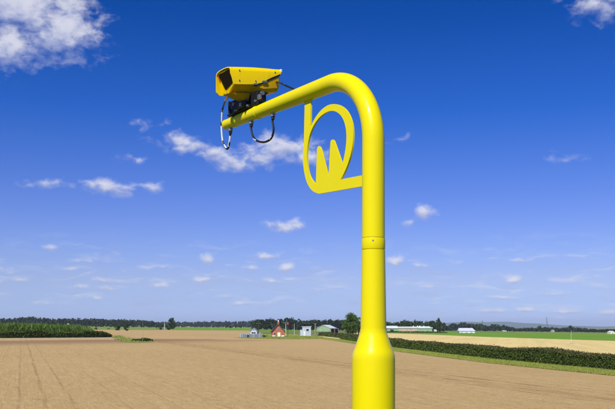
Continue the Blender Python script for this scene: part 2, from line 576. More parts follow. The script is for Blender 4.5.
M_TREE = foliage('tree_leaves', (0.016, 0.044, 0.008), (0.050, 0.115, 0.014), (0.11, 0.19, 0.03), 0.35)
M_TREED = foliage('dark_tree_leaves', (0.012, 0.028, 0.008), (0.030, 0.060, 0.014), (0.065, 0.110, 0.022), 0.12)
M_HILL = basic('far_hill', (0.07, 0.11, 0.08), 0.95, 0.3, 0.002, spec=0.1)

M_BRICK = basic('red_brick', (0.36, 0.125, 0.075), 0.85, 0.2, 2.0)
M_ROOFT = basic('dark_roof_tiles', (0.07, 0.06, 0.06), 0.8, 0.25, 2.0)
M_WHITE = basic('white_render', (0.66, 0.66, 0.64), 0.75, 0.16, 0.8)
M_CREAM = basic('cream_door', (0.74, 0.70, 0.54), 0.6, 0.06, 2)
M_GREY = basic('pale_blue_grey_board', (0.40, 0.46, 0.56), 0.7, 0.10, 1.0)
M_GREYW = basic('pale_wall', (0.42, 0.46, 0.50), 0.8, 0.25, 0.8)
M_SLATE = basic('grey_slate', (0.22, 0.24, 0.29), 0.7, 0.15, 1)
M_SHEET = basic('green_sheeting', (0.23, 0.34, 0.19), 0.65, 0.22, 0.7)
M_PINKB = basic('pale_pink_brick', (0.52, 0.36, 0.27), 0.8, 0.14, 0.6)
M_ROOFW = basic('white_roof_sheet', (0.60, 0.66, 0.70), 0.5, 0.16, 0.5)
M_ROOFV = basic('pale_lilac_sheet', (0.52, 0.54, 0.68), 0.55, 0.10, 0.3)
M_ROOFG = basic('pale_green_roof', (0.50, 0.58, 0.52), 0.55, 0.10, 0.5)
M_DARK = basic('dark_opening', (0.012, 0.013, 0.016), 0.6, 0.2, 1)
M_TIMBER = basic('weathered_timber', (0.34, 0.27, 0.20), 0.85, 0.2, 2)
M_CONC = basic('grey_concrete', (0.38, 0.38, 0.36), 0.85, 0.15, 2)
M_TIMBERL = basic('pale_timber', (0.50, 0.44, 0.30), 0.85, 0.15, 2)
M_DTIMB = basic('dark_creosote', (0.07, 0.055, 0.05), 0.85, 0.2, 2)
M_PALEPOST = basic('pale_post', (0.62, 0.62, 0.58), 0.7, 0.12, 2)
M_REDSIGN = basic('red_enamel', (0.35, 0.05, 0.06), 0.5, 0.1, 2)
M_PYLON = basic('galvanised_pylon', (0.16, 0.18, 0.20), 0.6, 0.1, 1)

# ------------------------------------------------------------------ setting: ground and fields
xs = [-14000, -8000, -4000, -2000, -1200, -700, -400, -200, -80, 0, 80, 200, 400, 700, 1200, 2000, 4000, 8000, 14000]
ys = [-600, -200, -60, 0, 60, 150, 300, 600, 1000, 1600, 2600, 4500, 8000, 16000]
gv = [(x, y, gz(x)) for y in ys for x in xs]
nx = len(xs)
gf = [(j * nx + i, j * nx + i + 1, (j + 1) * nx + i + 1, (j + 1) * nx + i) for j in range(len(ys) - 1) for i in range(nx - 1)]
tag(pyd('ground', gv, gf, M_LAND), kind='structure')


def sheet(name, pts, mat, lift, ragged=0.0):
    """one flat field lying on the land; pts = ground positions (x, y)"""
    if ragged:
        q = []
        for (x0, y0), (x1, y1) in zip(pts, pts[1:] + pts[:1]):
            ln = math.hypot(x1 - x0, y1 - y0)
            n = int(min(40, max(1, ln / (ragged * 2))))
            for k in range(n):
                j = 0 if k == 0 else random.uniform(-ragged, ragged) * min(.4, 1.0)
                q.append((x0 + (x1 - x0) * k / n - (y1 - y0) / ln * j, y0 + (y1 - y0) * k / n + (x1 - x0) / ln * j))
        pts = q
    me = bpy.data.meshes.new(name)
    bm = bmesh.new()
    f = bm.faces.new([bm.verts.new((x, y, gz(x) + lift)) for x, y in pts])
    bmesh.ops.triangulate(bm, faces=[f])
    bm.normal_update()
    if sum(q.normal.z for q in bm.faces) < 0:
        bmesh.ops.reverse_faces(bm, faces=bm.faces)
    bm.to_mesh(me); bm.free()
    return tag(link(name, me, mat), kind='structure')


def G(*pp):
    return [tuple(at(px, py)[:2]) for px, py in pp]


# verge edge beside the hedge, near to far
VERGE_NEAR = G((700, 384.8), (615, 376.2), (550, 369.8), (485, 362.8), (440, 357.2), (395, 351.4), (365, 345.6), (340, 341.6), (318, 338.4))
VERGE_FAR = G((700, 378.5), (615, 371.0), (550, 364.8), (485, 358.4), (440, 353.0), (395, 347.6), (365, 342.8), (340, 339.0), (322, 337.2))
HEDGE_R = G((760, 384), (615, 371.2), (550, 365.0), (485, 358.6), (440, 353.2), (395, 347.8), (365, 343.0), (340, 339.2), (316, 336.6))

# tilled field
sheet('tilled_field', [(60, -30)] + VERGE_NEAR[:1] + VERGE_NEAR[1:] + G((300, 338.6), (238, 337.6), (262, 333.2), (250, 330.4), (200, 330.0), (160, 329.9), (120, 329.8), (93, 329.5), (93, 337.5), (60, 337.8), (0, 338.2), (-60, 338.4)) + [(-160, 160), (-110, -30)], M_SOIL, 0.02)
sheet('grass_verge', VERGE_NEAR + VERGE_FAR[::-1], M_VERGE, 0.05, 0.7)
sheet('grass_patch', G((112, 336.6), (119, 335.6), (128, 338.5), (136, 340.6), (152, 340.3), (153, 342.3), (138, 342.8), (124, 342.3)), M_PALEGREEN, 0.05, 3.0)
sheet('yard_grass', G((238, 338.3), (262, 338.9), (290, 339.2), (318, 338.9), (322, 337.0), (310, 335.2), (285, 334.0), (262, 334.2), (246, 336.2)), M_VERGE, 0.06, 2.5)
sheet('stubble_field', HEDGE_R + G((350, 333.0), (388, 333.3), (430, 334.6), (485, 336.9), (550, 339.0), (615, 341.0), (760, 345.0)), M_STUB, 0.03)
sheet('green_field', G((388, 333.35), (430, 334.65), (485, 336.95), (550, 339.05), (615, 341.05), (760, 345.1), (760, 336.0), (615, 334.2), (550, 333.2), (485, 332.2), (430, 331.6), (396, 331.8)), M_GREEN, 0.035)
sheet('pale_field', G((514, 333.1), (550, 333.25), (615, 334.25), (615, 333.7), (562, 332.5), (516, 332.3)), M_PALEGREEN, 0.06)
sheet('crop_field', G((92, 329.7), (120, 329.9), (156, 330.1), (156, 326.7), (90, 326.1)), M_PALEGREEN, 0.04)
sheet('crop_field', G((164, 330.0), (200, 330.2), (250, 330.6), (330, 331.6), (330, 329.5), (250, 327.5), (164, 326.7)), M_GREEN, 0.04)
sheet('straw_field', G((166, 326.9), (205, 327.2), (252, 327.8), (252, 327.35), (205, 326.75), (166, 326.4)), M_STUB, 0.3)

# the roadside bank the pole and the photographer stand on
bank_prof = [(-40, 1.72), (5, 1.70), (8.6, 1.70), (9.6, 1.62), (12.5, 0.55), (14.0, 0.12), (15.5, -0.12)]
bxs = np.linspace(-70, 70, 57)
bv, bf = [], []
for yy, zz in bank_prof:
    for x in bxs:
        k = 0.05 * math.sin(x * 0.9 + yy) + 0.04 * math.sin(x * 2.1 - yy * 2)
        bv.append((x, yy + k * 3, zz + gz(x) * (1 if yy > 9.5 else .3) + k * (0.4 if yy < 9 else 1)))
for j in range(len(bank_prof) - 1):
    for i in range(len(bxs) - 1):
        n_ = len(bxs)
        bf.append((j * n_ + i, j * n_ + i + 1, (j + 1) * n_ + i + 1, (j + 1) * n_ + i))
tag(pyd('roadside_bank', bv, bf, M_BANK, smooth=True), kind='structure')
P = np.stack([rng.uniform(-12, 12, 9000), rng.uniform(3.0, 12, 9000), np.zeros(9000)], 1)
zz = np.interp(P[:, 1], [q[0] for q in bank_prof], [q[1] for q in bank_prof])
P[:, 2] = zz - 0.05
tag(link('grass', quads_mesh('grass', blade_quads(P, 0.22, 0.007, 0.35)), M_BLADES), 'long roadside grass on the bank round the yellow pole', 'grass', kind='stuff')

# far hills
hv, hf = [], []
hx = np.linspace(-2200, 7200, 120)
for i, x in enumerate(hx):
    u = (x / 13000 * F + CX)
    t_ = np.interp(u, [160, 300, 400, 440, 465, 492, 510, 525, 545, 580, 615, 700], [8, 12, 30, 62, 86, 92, 84, 66, 40, 22, 14, 10])
    t_ += 6 * math.sin(x * .004) + 4 * math.sin(x * .011)
    for y, k in ((11200, -12), (12000, t_ * 0.55), (13000, t_), (14400, -12)):
        hv.append((x, y, k if k > 0 else -12))
for i in range(len(hx) - 1):
    for k in range(3):
        hf.append((i * 4 + k, (i + 1) * 4 + k, (i + 1) * 4 + k + 1, i * 4 + k + 1))
tag(pyd('hills', hv, hf, M_HILL, smooth=True), kind='structure')


# the air itself: far things fade towards blue
hz = bpy.data.materials.new('air'); hz.use_nodes = True
hz.node_tree.nodes.remove(hz.node_tree.nodes['Principled BSDF'])
pv = hz.node_tree.nodes.new('ShaderNodeVolumePrincipled')
pv.inputs['Color'].default_value = (0.70, 0.82, 1.0, 1)
pv.inputs['Density'].default_value = HAZE
hz.node_tree.links.new(pv.outputs[0], hz.node_tree.nodes['Material Output'].inputs['Volume'])
hv_, hf_ = box_vf((0, 7500, 55.0), (29000, 18000, 137.0))
tag(pyd('haze', hv_, hf_, hz), kind='stuff')


# ------------------------------------------------------------------ hedges, crop, verge grass
def resample(line, step):
    out = []
    for (x0, y0), (x1, y1) in zip(line[:-1], line[1:]):
        n = max(1, int(math.hypot(x1 - x0, y1 - y0) / step))
        for k in range(n):
            out.append((x0 + (x1 - x0) * k / n, y0 + (y1 - y0) * k / n))
    out.append(line[-1])
    return out


def hedge(label, front, thick, height, mat, n, size, cat='hedge', back=+1, rough=0.12, tapered=True, top=None):
    """trimmed hedge: dark twig core with a skin of leaves. front = base line; thick grows to the far side"""
    L = [Vector((x, y)) for x, y in resample(front, 3.0 if len(front) != 3 else .8)]
    root = empty('hedge', (L[0].x, L[0].y, gz(L[0].x)), label, cat)
    o = root.location
    N = []
    for i in range(len(L)):
        d = (L[min(i + 1, len(L) - 1)] - L[max(i - 1, 0)]).normalized()
        N.append(Vector((d.y, -d.x)) * back)
    hs = [height * (1 + rough * (math.sin(i * .9) * .35 + math.sin(i * 2.3 + 1) * .3 + random.uniform(-.4, .4))) for i in range(len(L))]
    for i in range(len(L)):
        e = min(i, len(L) - 1 - i)
        hs[i] *= (.45, .8, 1)[min(2, e)] if tapered else 1
    cv, cf = [], []
    for i, p in enumerate(L):
        for a, z in ((0.22, -.1), (0.30, hs[i] * .86), (thick - .30, hs[i] * .86), (thick - .22, -.1)):
            q = p + N[i] * a
            cv.append((q.x - o.x, q.y - o.y, gz(q.x) + z - o.z))
    for i in range(len(L) - 1):
        for k in range(3):
            cf.append((i * 4 + k, (i + 1) * 4 + k, (i + 1) * 4 + k + 1, i * 4 + k + 1))
    cf += [(0, 1, 2, 3), tuple((len(L) - 1) * 4 + k for k in (3, 2, 1, 0))]
    pyd('twigs', cv, cf, M_TWIG, root)
    # leaves; more of them where the hedge is near
    seg = np.array([(L[i + 1] - L[i]).length for i in range(len(L) - 1)])
    dist = np.array([max(20, L[i].y) for i in range(len(L) - 1)])
    wgt = seg / dist ** 1.3
    idx = rng.choice(len(seg), size=n, p=wgt / wgt.sum())
    t = rng.random(n)
    A = np.array([[p.x, p.y] for p in L]); NN = np.array([[q.x, q.y] for q in N]); H = np.array(hs)
    base = A[idx] * (1 - t)[:, None] + A[idx + 1] * t[:, None]
    nrm = NN[idx] * (1 - t)[:, None] + NN[idx + 1] * t[:, None]
    hh = H[idx] * (1 - t) + H[idx + 1] * t
    side = rng.random(n)
    a = np.where(side < .5, rng.normal(0.12, .12, n), np.where(side < .9, rng.uniform(0, thick, n), rng.normal(thick - .1, .1, n)))
    spr = (rng.random(n) < .006) * rng.uniform(0, .15, n)
    z = spr + np.where((side >= .5) & (side < .9), hh * rng.normal(.95, .06, n), hh * rng.uniform(0, 1, n) ** .9)
    a = a + np.where(side < .5, .22 * (z / hh) ** 3, 0)
    q = base + nrm * a[:, None]
    zz = -KX * np.clip(q[:, 0], -700, 700) + z
    P = np.stack([q[:, 0] - o.x, q[:, 1] - o.y, zz - o.z], 1)
    sz = size * (dist[idx] / 70) ** .75
    tp = (side >= .5) & (side < .9) & (top is not None)
    link('leaves', quads_mesh('leaves', leaf_quads(P[~tp], sz[~tp])), mat, root)
    if top is not None:
        link('clipped_top', quads_mesh('clipped_top', leaf_quads(P[tp], sz[tp])), top, root)
    return root


hedge('long trimmed dark green hedge running from behind the yellow pole to the right edge', HEDGE_R[:7] + HEDGE_R[7:8], 2.4, 1.32, M_HEDGE, 120000, 0.066, tapered=False, top=M_CLIP, rough=.2)
hedge('low dark hedge along the foot of the tall green crop on the left', G((112, 337.3), (100, 337.5), (60, 337.8), (0, 338.2), (-70, 338.6)), 2.2, 1.45, M_HEDGE, 22000, 0.10, rough=.45)
hedge('thin brownish hedge in front of the green barn, left of the yellow pole', G((370, 341.6), (350, 339.4), (335, 337.6), (318, 335.8)), 2.0, 1.35, M_HEDGE_TOP, 9000, 0.1)
hedge('low scrubby bramble strip on the grass patch in the left of the field', G((153, 341.3), (144, 341.5), (132, 341.2)), 1.2, 0.48, M_HEDGE, 3500, 0.10, 'bramble', rough=.5)
hedge('thin dark hedge along the foot of the long low shed', [tuple(far(x, 655)[:2]) for x in (384, 400, 420, 440, 447)], 1.4, 0.75, M_HEDGE, 4000, 0.1, rough=.3)

# tall crop behind the left hedge
NB = 34000
px = rng.uniform(-70, 93, NB)
dd = 238 + (rng.random(NB) ** 1.8) * 190
X = (px - CX) / F * dd
edge = (np.interp(dd, [238, 430], [94, 86]) - CX) / F * dd
keep = X < edge
X, dd, px = X[keep], dd[keep], px[keep]
ht = np.interp(px, [-70, 0, 40, 70, 84, 93], [3.9, 3.85, 3.8, 3.65, 3.2, 2.5]) + rng.normal(0, .10, len(X)) + .16 * np.sin(X * .21) + .14 * np.sin(dd * .13 + X * .05)
z0 = -KX * np.clip(X, -700, 700)
lev = rng.random(len(X)) ** .7
P = np.stack([X, dd, z0 + np.maximum(0, lev * (ht - 1.3))], 1)
V = blade_quads(P, 1.25, 0.10, 0.28)
tag(link('tall_crop', quads_mesh('tall_crop', V), M_MAIZE), 'tall green maize-like crop standing behind the low hedge on the left', 'crop', kind='stuff')

# verge blades
A = np.array(VERGE_NEAR); B = np.array(VERGE_FAR)
n = 26000
i = rng.choice(len(A) - 1, n, p=np.array([.2, .3, .2, .12, .08, .05, .03, .02]))
t = rng.random(n)[:, None]; s_ = rng.random(n)[:, None]
a_ = A[i] * (1 - t) + A[i + 1] * t; b_ = B[i] * (1 - t) + B[i + 1] * t
Q = a_ * (1 - s_) + b_ * s_
P = np.stack([Q[:, 0], Q[:, 1], -KX * Q[:, 0] + 0.03], 1)
tag(link('verge_blades', quads_mesh('verge_blades', blade_quads(P, 0.12, 0.020, 0.4)), M_BLADES), 'rough yellow green grass along the foot of the long hedge', 'grass', kind='stuff')


# ------------------------------------------------------------------ trees
def crown_points(n, w_, h_, z0, clumps, shape='round'):
    C = []
    for _ in range(clumps):
        th, r = rng.uniform(0, 2 * np.pi), rng.random() ** .5
        zt = rng.uniform(-.95, .95)
        k = math.sqrt(max(0.05, 1 - zt * zt)) if shape == 'round' else max(.12, (1 - zt) * .5)
        C.append((r * k * math.cos(th) * w_ / 2 * .8, r * k * math.sin(th) * w_ / 2 * .8, z0 + h_ / 2 + zt * h_ / 2 * .84))
    C = np.array(C)
    rad = rng.uniform(.13, .27, clumps) * min(w_, h_)
    if shape == 'cone':
        rad *= np.clip(1.25 - (C[:, 2] - z0) / h_, .28, 1)
        C[0] = (0, 0, z0 + h_ * .95); C[1] = (0, 0, z0 + h_ * .86); C[2] = (.1, 0, z0 + h_ * .76)
        rad[:3] = np.array([.05, .08, .10]) * h_
    i = rng.integers(0, clumps, n)
    d = rng.normal(size=(n, 3)); d /= np.linalg.norm(d, axis=1)[:, None]
    P = C[i] + d * (rad[i] * rng.uniform(.35, 1.05, n))[:, None] * np.array([1, 1, .8])
    return P, C


def tree(name, label, pos, h, w_, mat, n=1200, leaf=0.4, clumps=16, bare=0.18, shape='round', group=None, stems=1, cat='tree'):
    root = empty(name, pos, label, cat, group)
    P, C = crown_points(n, w_, h * (1 - bare), h * bare, clumps, shape)
    parts = []
    for s in range(stems):
        ox = (s - (stems - 1) / 2) * w_ * .22
        top = Vector((ox * 1.6 + rng.normal(0, .03) * w_, rng.normal(0, .03) * w_, h * .72))
        parts.append(tube_vf([(ox, 0, -.2), (ox, 0, h * .08), (ox * 1.2, 0.05, h * .35), top], [h * .032, h * .024, h * .018, h * .006], 8))
    for c in C[:: max(1, len(C) // 7)]:
        a = Vector((0, 0, h * rng.uniform(.25, .5)))
        cc = Vector(c)
        parts.append(tube_vf([a, a.lerp(cc, .5) + Vector((0, 0, -.02 * h)), cc], [h * .010, h * .006, h * .002], 5))
    v, f = join_vf(parts)
    pyd('trunk', v, f, M_BARK, root, smooth=True)
    link('crown', quads_mesh('crown', leaf_quads(P, leaf)), mat, root)
    return root


def wood(label, prof, d, depth, mat, step, nper, leaf, wid):
    """a far-off wood that reads as one mass; prof = (column, photo height of the tops)"""
    px0, px1 = prof[0][0], prof[-1][0]
    pxs = [p[0] for p in prof]; tops = [p[1] for p in prof]
    Q, parts = [], []
    x = px0
    while x < px1:
        dd_ = d + rng.uniform(0, depth)
        g = far(x, dd_)
        topz = CAMZ + (HY - np.interp(x, pxs, tops)) / F * dd_ 
        h = (topz - g.z) * rng.uniform(.76, 1.06)
        if h > 1.5:
            P, C = crown_points(nper, wid * rng.uniform(.7, 1.3), h * .95, h * .05, 9)
            P[:, 2] = np.maximum(P[:, 2], .2)
            Q.append(P + np.array([g.x, g.y, g.z]))
            vv, ff = tube_vf([(g.x, g.y, g.z - .3), (g.x, g.y, g.z + h * .5)], [h * .03, h * .012], 5)
        x += step * rng.uniform(.6, 1.4)
    V = leaf_quads(np.concatenate(Q), leaf, .75)
    return tag(link('wood', quads_mesh('wood', V), mat), label, 'wood', kind='stuff')


wood('dark far wood along the skyline behind the tall crop on the left', [(-160, 318.5), (-60, 318), (0, 317.8), (8, 318.6), (16, 316.9), (24, 316.4), (35, 316.6), (37, 318.6), (44, 317.6), (55, 319), (62, 317.8), (85, 318.0), (110, 319), (125, 319.6), (150, 320.2), (157, 321.4), (162, 322.4)], 1450, 120, M_WOOD, 0.75, 110, 1.5, 12)
wood('low hazy line of far trees on the skyline left of the red house', [(155, 322), (180, 321.8), (200, 321.4), (215, 321.4), (235, 321.0), (262, 321)], 2300, 200, M_WOOD, 0.6, 70, 2.0, 14)
wood('dark wood behind the red brick house and the grey cabin', [(254, 320), (262, 318.6), (272, 319), (285, 318.4), (292, 317.8), (300, 319), (318, 319.4), (330, 318.6), (345, 320), (360, 320)], 900, 90, M_WOOD, 0.9, 150, 1.0, 9)
wood('bushy green trees in a mass behind the long low shed', [(384, 322.6), (392, 321.4), (400, 320.2), (408, 320.0), (416, 320.8), (424, 320.6), (432, 320.6), (440, 321)], 770, 60, M_TREED, 0.9, 170, 0.8, 8)
wood('hazy belt of dark trees on the right skyline beyond the green field', [(440, 322), (447, 324.0), (455, 322.6), (458, 322.0), (468, 322.4), (474, 324.4), (480, 323.2), (486, 326), (492, 324.2), (498, 324.4), (508, 325.6), (515, 328), (525, 328), (540, 327), (552, 327.2), (560, 328), (575, 327), (590, 329), (610, 329.4), (660, 329), (780, 328.6)], 1350, 160, M_WOOD, 1.05, 110, 1.3, 11)

# trees one can tell apart
tree('broad_tree', 'big round leafy tree just left of the yellow pole by the hedge', far(350.5, 330), 9.2, 7.4, M_TREE, 5600, 0.24, 44, .08, stems=2)
tree('sparse_tree', 'thin pale stemmed tree half hidden behind the yellow pole', far(358.5, 338), 8.8, 4.6, M_TREE, 1300, 0.22, 22, .2, stems=3)
tree('broad_tree', 'round tree on the skyline beside the white slim post, far left', far(172, 900), 12.2, 9.0, M_TREED, 1500, 0.7, 34, -.10)
tree('bushy_tree', 'small dark round tree left of the pair at the far edge of the tilled field', far(117.3, 560), 3.9, 3.6, M_TREED, 700, 0.34, 20, -.10)
tree('upright_tree', 'small dark upright tree right of the pair at the far edge of the tilled field', far(126.6, 520), 5.4, 3.4, M_TREED, 800, 0.34, 22, -.10)
tree('round_bush', 'dark low bush standing behind the end of the left hedge', far(96, 600), 2.4, 3.0, M_TREED, 260, 0.3, 7, .02, cat='bush')
tree('round_bush', 'tiny low bush between the left hedge end and the pair of small trees', far(108.5, 640), 1.4, 2.4, M_TREED, 180, 0.26, 6, .02, cat='bush')
tree('round_bush', 'dark broad bush left of the white slim post', far(161, 700), 4.6, 4.6, M_TREED, 420, 0.4, 9, .02, cat='bush')
tree('round_bush', 'dark broad bush between the white slim post and the round skyline tree', far(168.5, 700), 4.6, 5.4, M_TREED, 420, 0.4, 9, .02, cat='bush')
for x, hh_, ww_, lb in ((226.2, 3.6, 3.4, 'leftmost small dark tree of the row behind the green strip'), (230.6, 3.2, 3.0, 'second small dark tree from the left in the row behind the green strip'),
                        (236.0, 3.2, 2.6, 'third small dark tree from the left in the row behind the green strip'), (241.0, 3.6, 3.4, 'rightmost small dark tree of the row behind the green strip')):
    tree('field_tree', lb, far(x, 980) + Vector((0, 0, .6)), hh_ + 1.4, ww_, M_TREED, 260, 0.42, 8, .2, group='row of small dark trees behind the green strip')
tree('broad_tree', 'dark spreading tree above the small grey outbuilding', far(256.5, 640), 7.2, 6.4, M_TREED, 800, 0.5, 13, .08)
tree('conifer_tree', 'tall pointed dark tree at the right end of the long shed', far(438.6, 700), 12.2, 7.5, M_TREED, 1500, 0.5, 20, .04, 'cone')
tree('broad_tree', 'bushy dark tree at the right gable of the long shed', far(433.0, 694), 6.8, 6.0, M_TREED, 700, 0.5, 13, .05)
tree('broad_tree', 'dull green bushy tree right of the tall pointed dark tree', far(444.5, 705), 6.6, 5.6, M_TREED, 600, 0.5, 11, .05)
tree('broad_tree', 'flat topped dark tree poking above the mass behind the shed', far(409.5, 790), 9.2, 6.0, M_TREED, 600, 0.5, 10, .25)
tree('broad_tree', 'tall dark tree on the skyline behind the thin post in the stubble', far(570, 1250), 10.0, 8.0, M_TREED, 700, 0.9, 22, -.05)
tree('broad_tree', 'round dark tree on the right skyline left of the leaning mast', far(540, 1300), 9.6, 9.6, M_TREED, 420, 1.0, 10, .05)
tree('broad_tree', 'dark tree on the skyline right of the white roofed barn', far(477.5, 1200), 11.0, 9.0, M_TREED, 420, 1.0, 10, .05)
for x, lb in ((265.5, 'low green shrub at the right end of the pale yard wall'), (262.5, 'low green shrub in front of the pale yard wall')):
    tree('round_bush', lb, at(x, 337.6), 0.9, 1.8, M_TREE, 260, 0.14, 7, .02, cat='bush')


# ------------------------------------------------------------------ buildings
def gable_building(name, label, pos, rz, W, D, hw, hr, wall, roof, over=0.25, cat='house', roof_t=0.14):
    """gable end faces -Y locally; ridge runs along local Y"""
    root = empty(name, pos, label, cat, rz=rz)
    v = [(-W / 2, 0, -.3), (W / 2, 0, -.3), (W / 2, 0, hw), (0, 0, hr), (-W / 2, 0, hw)]
    v += [(x, D, z) for x, _, z in v]
    f = [(0, 1, 2, 3, 4), (9, 8, 7, 6, 5), (0, 5, 6, 1), (1, 6, 7, 2), (4, 9, 5, 0)]
    pyd('wall', v, f, wall, root)
    sl = (hr - hw) / (W / 2)
    for s in (-1, 1):
        ex, ez = s * (W / 2 + over), hw - sl * over
        a = [(0, -over, hr + .03), (ex, -over, ez + .03), (ex, D + over, ez + .03), (0, D + over, hr + .03)]
        b = [(x, y, z + roof_t) for x, y, z in a]
        pyd('roof', a + b, [(0, 1, 2, 3), (4, 5, 6, 7), (0, 1, 5, 4), (1, 2, 6, 5), (2, 3, 7, 6), (3, 0, 4, 7)], roof, root)
    return root


# red house
p = at(278.2, 337.0)
h = gable_building('brick_house', 'small red brick gabled house with cream door and dark roof', p, 0.06, 4.3, 7.0, 1.85, 4.15, M_BRICK, M_ROOFT, 0.35, 'house', 0.3)
box('door', (0.25, -.03, .75), (1.0, .10, 1.6), M_CREAM, h)
wf = box('window', (-1.15, -.03, 1.1), (0.7, .08, .7), M_WHITE, h)
box('pane', (-1.15, -.075, 1.1), (0.58, .02, .58), M_DARK, wf)
wf = box('window', (0.0, -.03, 2.75), (0.5, .08, .6), M_WHITE, h)
box('pane', (0, -.075, 2.75), (0.38, .02, .48), M_DARK, wf)
ch = box('chimney', (0.1, 2.2, 4.5), (0.62, .62, 1.5), M_BRICK, h)
box('chimney_pot', (0.1, 2.2, 5.5), (0.34, .34, .5), M_WHITE, ch, taper=.8)
for sx in (-1.5, 1.55):
    box('plinth', (sx, -.06, .28), (1.1, .14, .56), M_WHITE, h)

# small grey outbuilding and pale yard wall
p = at(253.6, 336.6)
g_ = gable_building('outbuilding', 'small blue grey outbuilding with dark window behind the pale yard wall', p, -.1, 2.4, 3.0, 1.75, 2.85, M_GREY, M_SLATE, 0.15, 'outbuilding')
wf = box('window', (-.1, -.04, 1.30), (1.5, .1, .62), M_WHITE, g_)
box('pane', (-.38, -.1, 1.30), (.62, .03, .5), M_DARK, wf)
box('pane', (.32, -.1, 1.30), (.62, .03, .5), M_DARK, wf)
box('vent', (0, -.03, 2.3), (.3, .06, .25), M_DARK, g_)
p = at(240.6, 338.0); q = at(262, 337.9)
wroot = empty('yard_wall', p, 'low pale grey panelled yard wall left of the red house', 'wall')
n = 11
dv = (q - p) / n
for k in range(n):
    c = dv * (k + .5)
    box('panel', (c.x, c.y, c.z + .52 + .06 * (k % 3 == 1)), (dv.length - .14, .12, 1.12), M_GREYW if k % 3 else M_WHITE, wroot, math.atan2(dv.y, dv.x))
for k in range(n + 1):
    c = dv * k
    box('post', (c.x, c.y, c.z + .62), (.16, .18, 1.42), M_GREY, wroot, math.atan2(dv.y, dv.x))
box('gate', (dv.x * 3.4, dv.y * 3.4 - .14, dv.z * 3.4 + .5), (.9, .06, .8), M_DARK, wroot)

# grey cabin
p = at(306.8, 336.0)
c_ = empty('cabin', p, 'pale blue grey two storey cabin with one dark upper window', 'cabin', rz=.08)
cw, chh = 3.2, 3.55
v, f = box_vf((0, 1.6, chh / 2 - .1), (cw, 3.2, chh))
pyd('wall', v, f, M_GREY, c_)
box('roof', (0, 1.6, chh + .03), (cw + .3, 3.5, .22), M_ROOFW, c_)
wf = box('window', (.25, -.04, 2.35), (1.15, .1, .95), M_WHITE, c_)
box('pane', (.25, -.1, 2.35), (.95, .03, .78), M_DARK, wf)
box('annex', (-2.05, 1.6, 1.15), (.9, 2.4, 2.5), M_GREYW, c_)
box('door', (-.85, -.04, .85), (.75, .1, 1.7), M_WHITE, c_)
box('band', (0, -.03, 1.72), (cw - .1, .05, .12), M_WHITE, c_)
for sx in (-1.2, 1.3):
    box('corner_board', (sx, -.05, 1.6), (.14, .06, 3.1), M_WHITE, c_)

# green barn with white roof
p = far(319.2, 520)
b_ = gable_building('green_barn', 'green sheeted barn with pale curved roof behind the thin hedge', p + Vector((2.6, 0, 0)), -.42, 9.2, 9.5, 2.9, 4.75, M_SHEET, M_ROOFW, 0.3, 'barn', .12)
for k in range(8):
    box('batten', (-4.0 + k * 1.14, -.04, 1.3), (.07, .05, 3.0), M_SHEET, b_)
box('doorway', (4.63, 4.6, 1.25), (.08, 7.6, 2.6), M_DARK, b_)
for k in range(4):
    box('post', (4.72, 1.2 + k * 2.3, 1.3), (.2, .2, 2.8), M_TIMBER, b_)
box('skirting', (0, -.05, .3), (9.0, .08, .8), M_DTIMB, b_)
# open lean-to beside it
lt = empty('lean_to', far(334.6, 515), 'open fronted dark lean-to shelter beside the green barn', 'shelter', rz=-.05)
box('roof', (0, 2, 2.75), (5.0, 4.4, .16), M_SLATE, lt)
for sx in (-2.3, 0, 2.3):
    box('post', (sx, 0, 1.2), (.2, .2, 2.9), M_TIMBER, lt)
box('back_wall', (0, 4, 1.2), (4.8, .15, 2.9), M_DTIMB, lt)

# long shed in three stretches
p = far(387.0, 690)
L_ = 45.5 / F * 690
sh = empty('long_shed', p, 'long low shed of green sheeting and pink brick with pale roof', 'shed', rz=.02)
segs = [(0, .15, M_SHEET), (.15, .26, M_SHEET), (.26, .67, M_PINKB), (.67, 1.0, M_SHEET)]
for a, b, mt in segs:
    x0, x1 = a * L_, b * L_
    box('wall', ((x0 + x1) / 2, 5, 1.45), (x1 - x0 - .12, 10, 3.5), mt, sh)
box('doorway', (3.9, -.04, 1.1), (2.6, .12, 2.2), M_DARK, sh)
for a, b, top, mt in ((-.06, .245, 5.0, M_ROOFW), (.25, .68, 4.45, M_ROOFG), (.685, 1.01, 4.6, M_ROOFW)):
    x0, x1 = a * L_, b * L_
    v = [(x0, -.5, 3.22), (x1, -.5, 3.22), (x1, 5, top), (x0, 5, top), (x1, 10.5, 3.22), (x0, 10.5, 3.22)]
    v += [(x, y, z + .16) for x, y, z in v]
    f = [(0, 1, 2, 3), (3, 2, 4, 5), (6, 7, 8, 9), (9, 8, 10, 11), (0, 1, 7, 6), (4, 5, 11, 10), (1, 2, 8, 7), (2, 4, 10, 8), (0, 3, 9, 6), (3, 5, 11, 9)]
    pyd('roof', v, f, mt, sh)
for xx in (.60, .69, .74, .83):
    box('roof_vent', (xx * L_, 4.6, 4.85), (.8, .8, .9), M_WHITE, sh, taper=.7)
for k in range(7):
    fx = .29 * L_ + k * .055 * L_
    wf = box('window', (fx, -.05, 1.9), (1.0, .14, .6), M_WHITE, sh)
    box('pane', (fx, -.13, 1.9), (.86, .03, .46), M_SLATE, wf)
for k in range(4):
    box('sheet_seam', (.70 * L_ + k * .075 * L_, -.04, 1.4), (.1, .1, 3.3), M_ROOFG, sh)

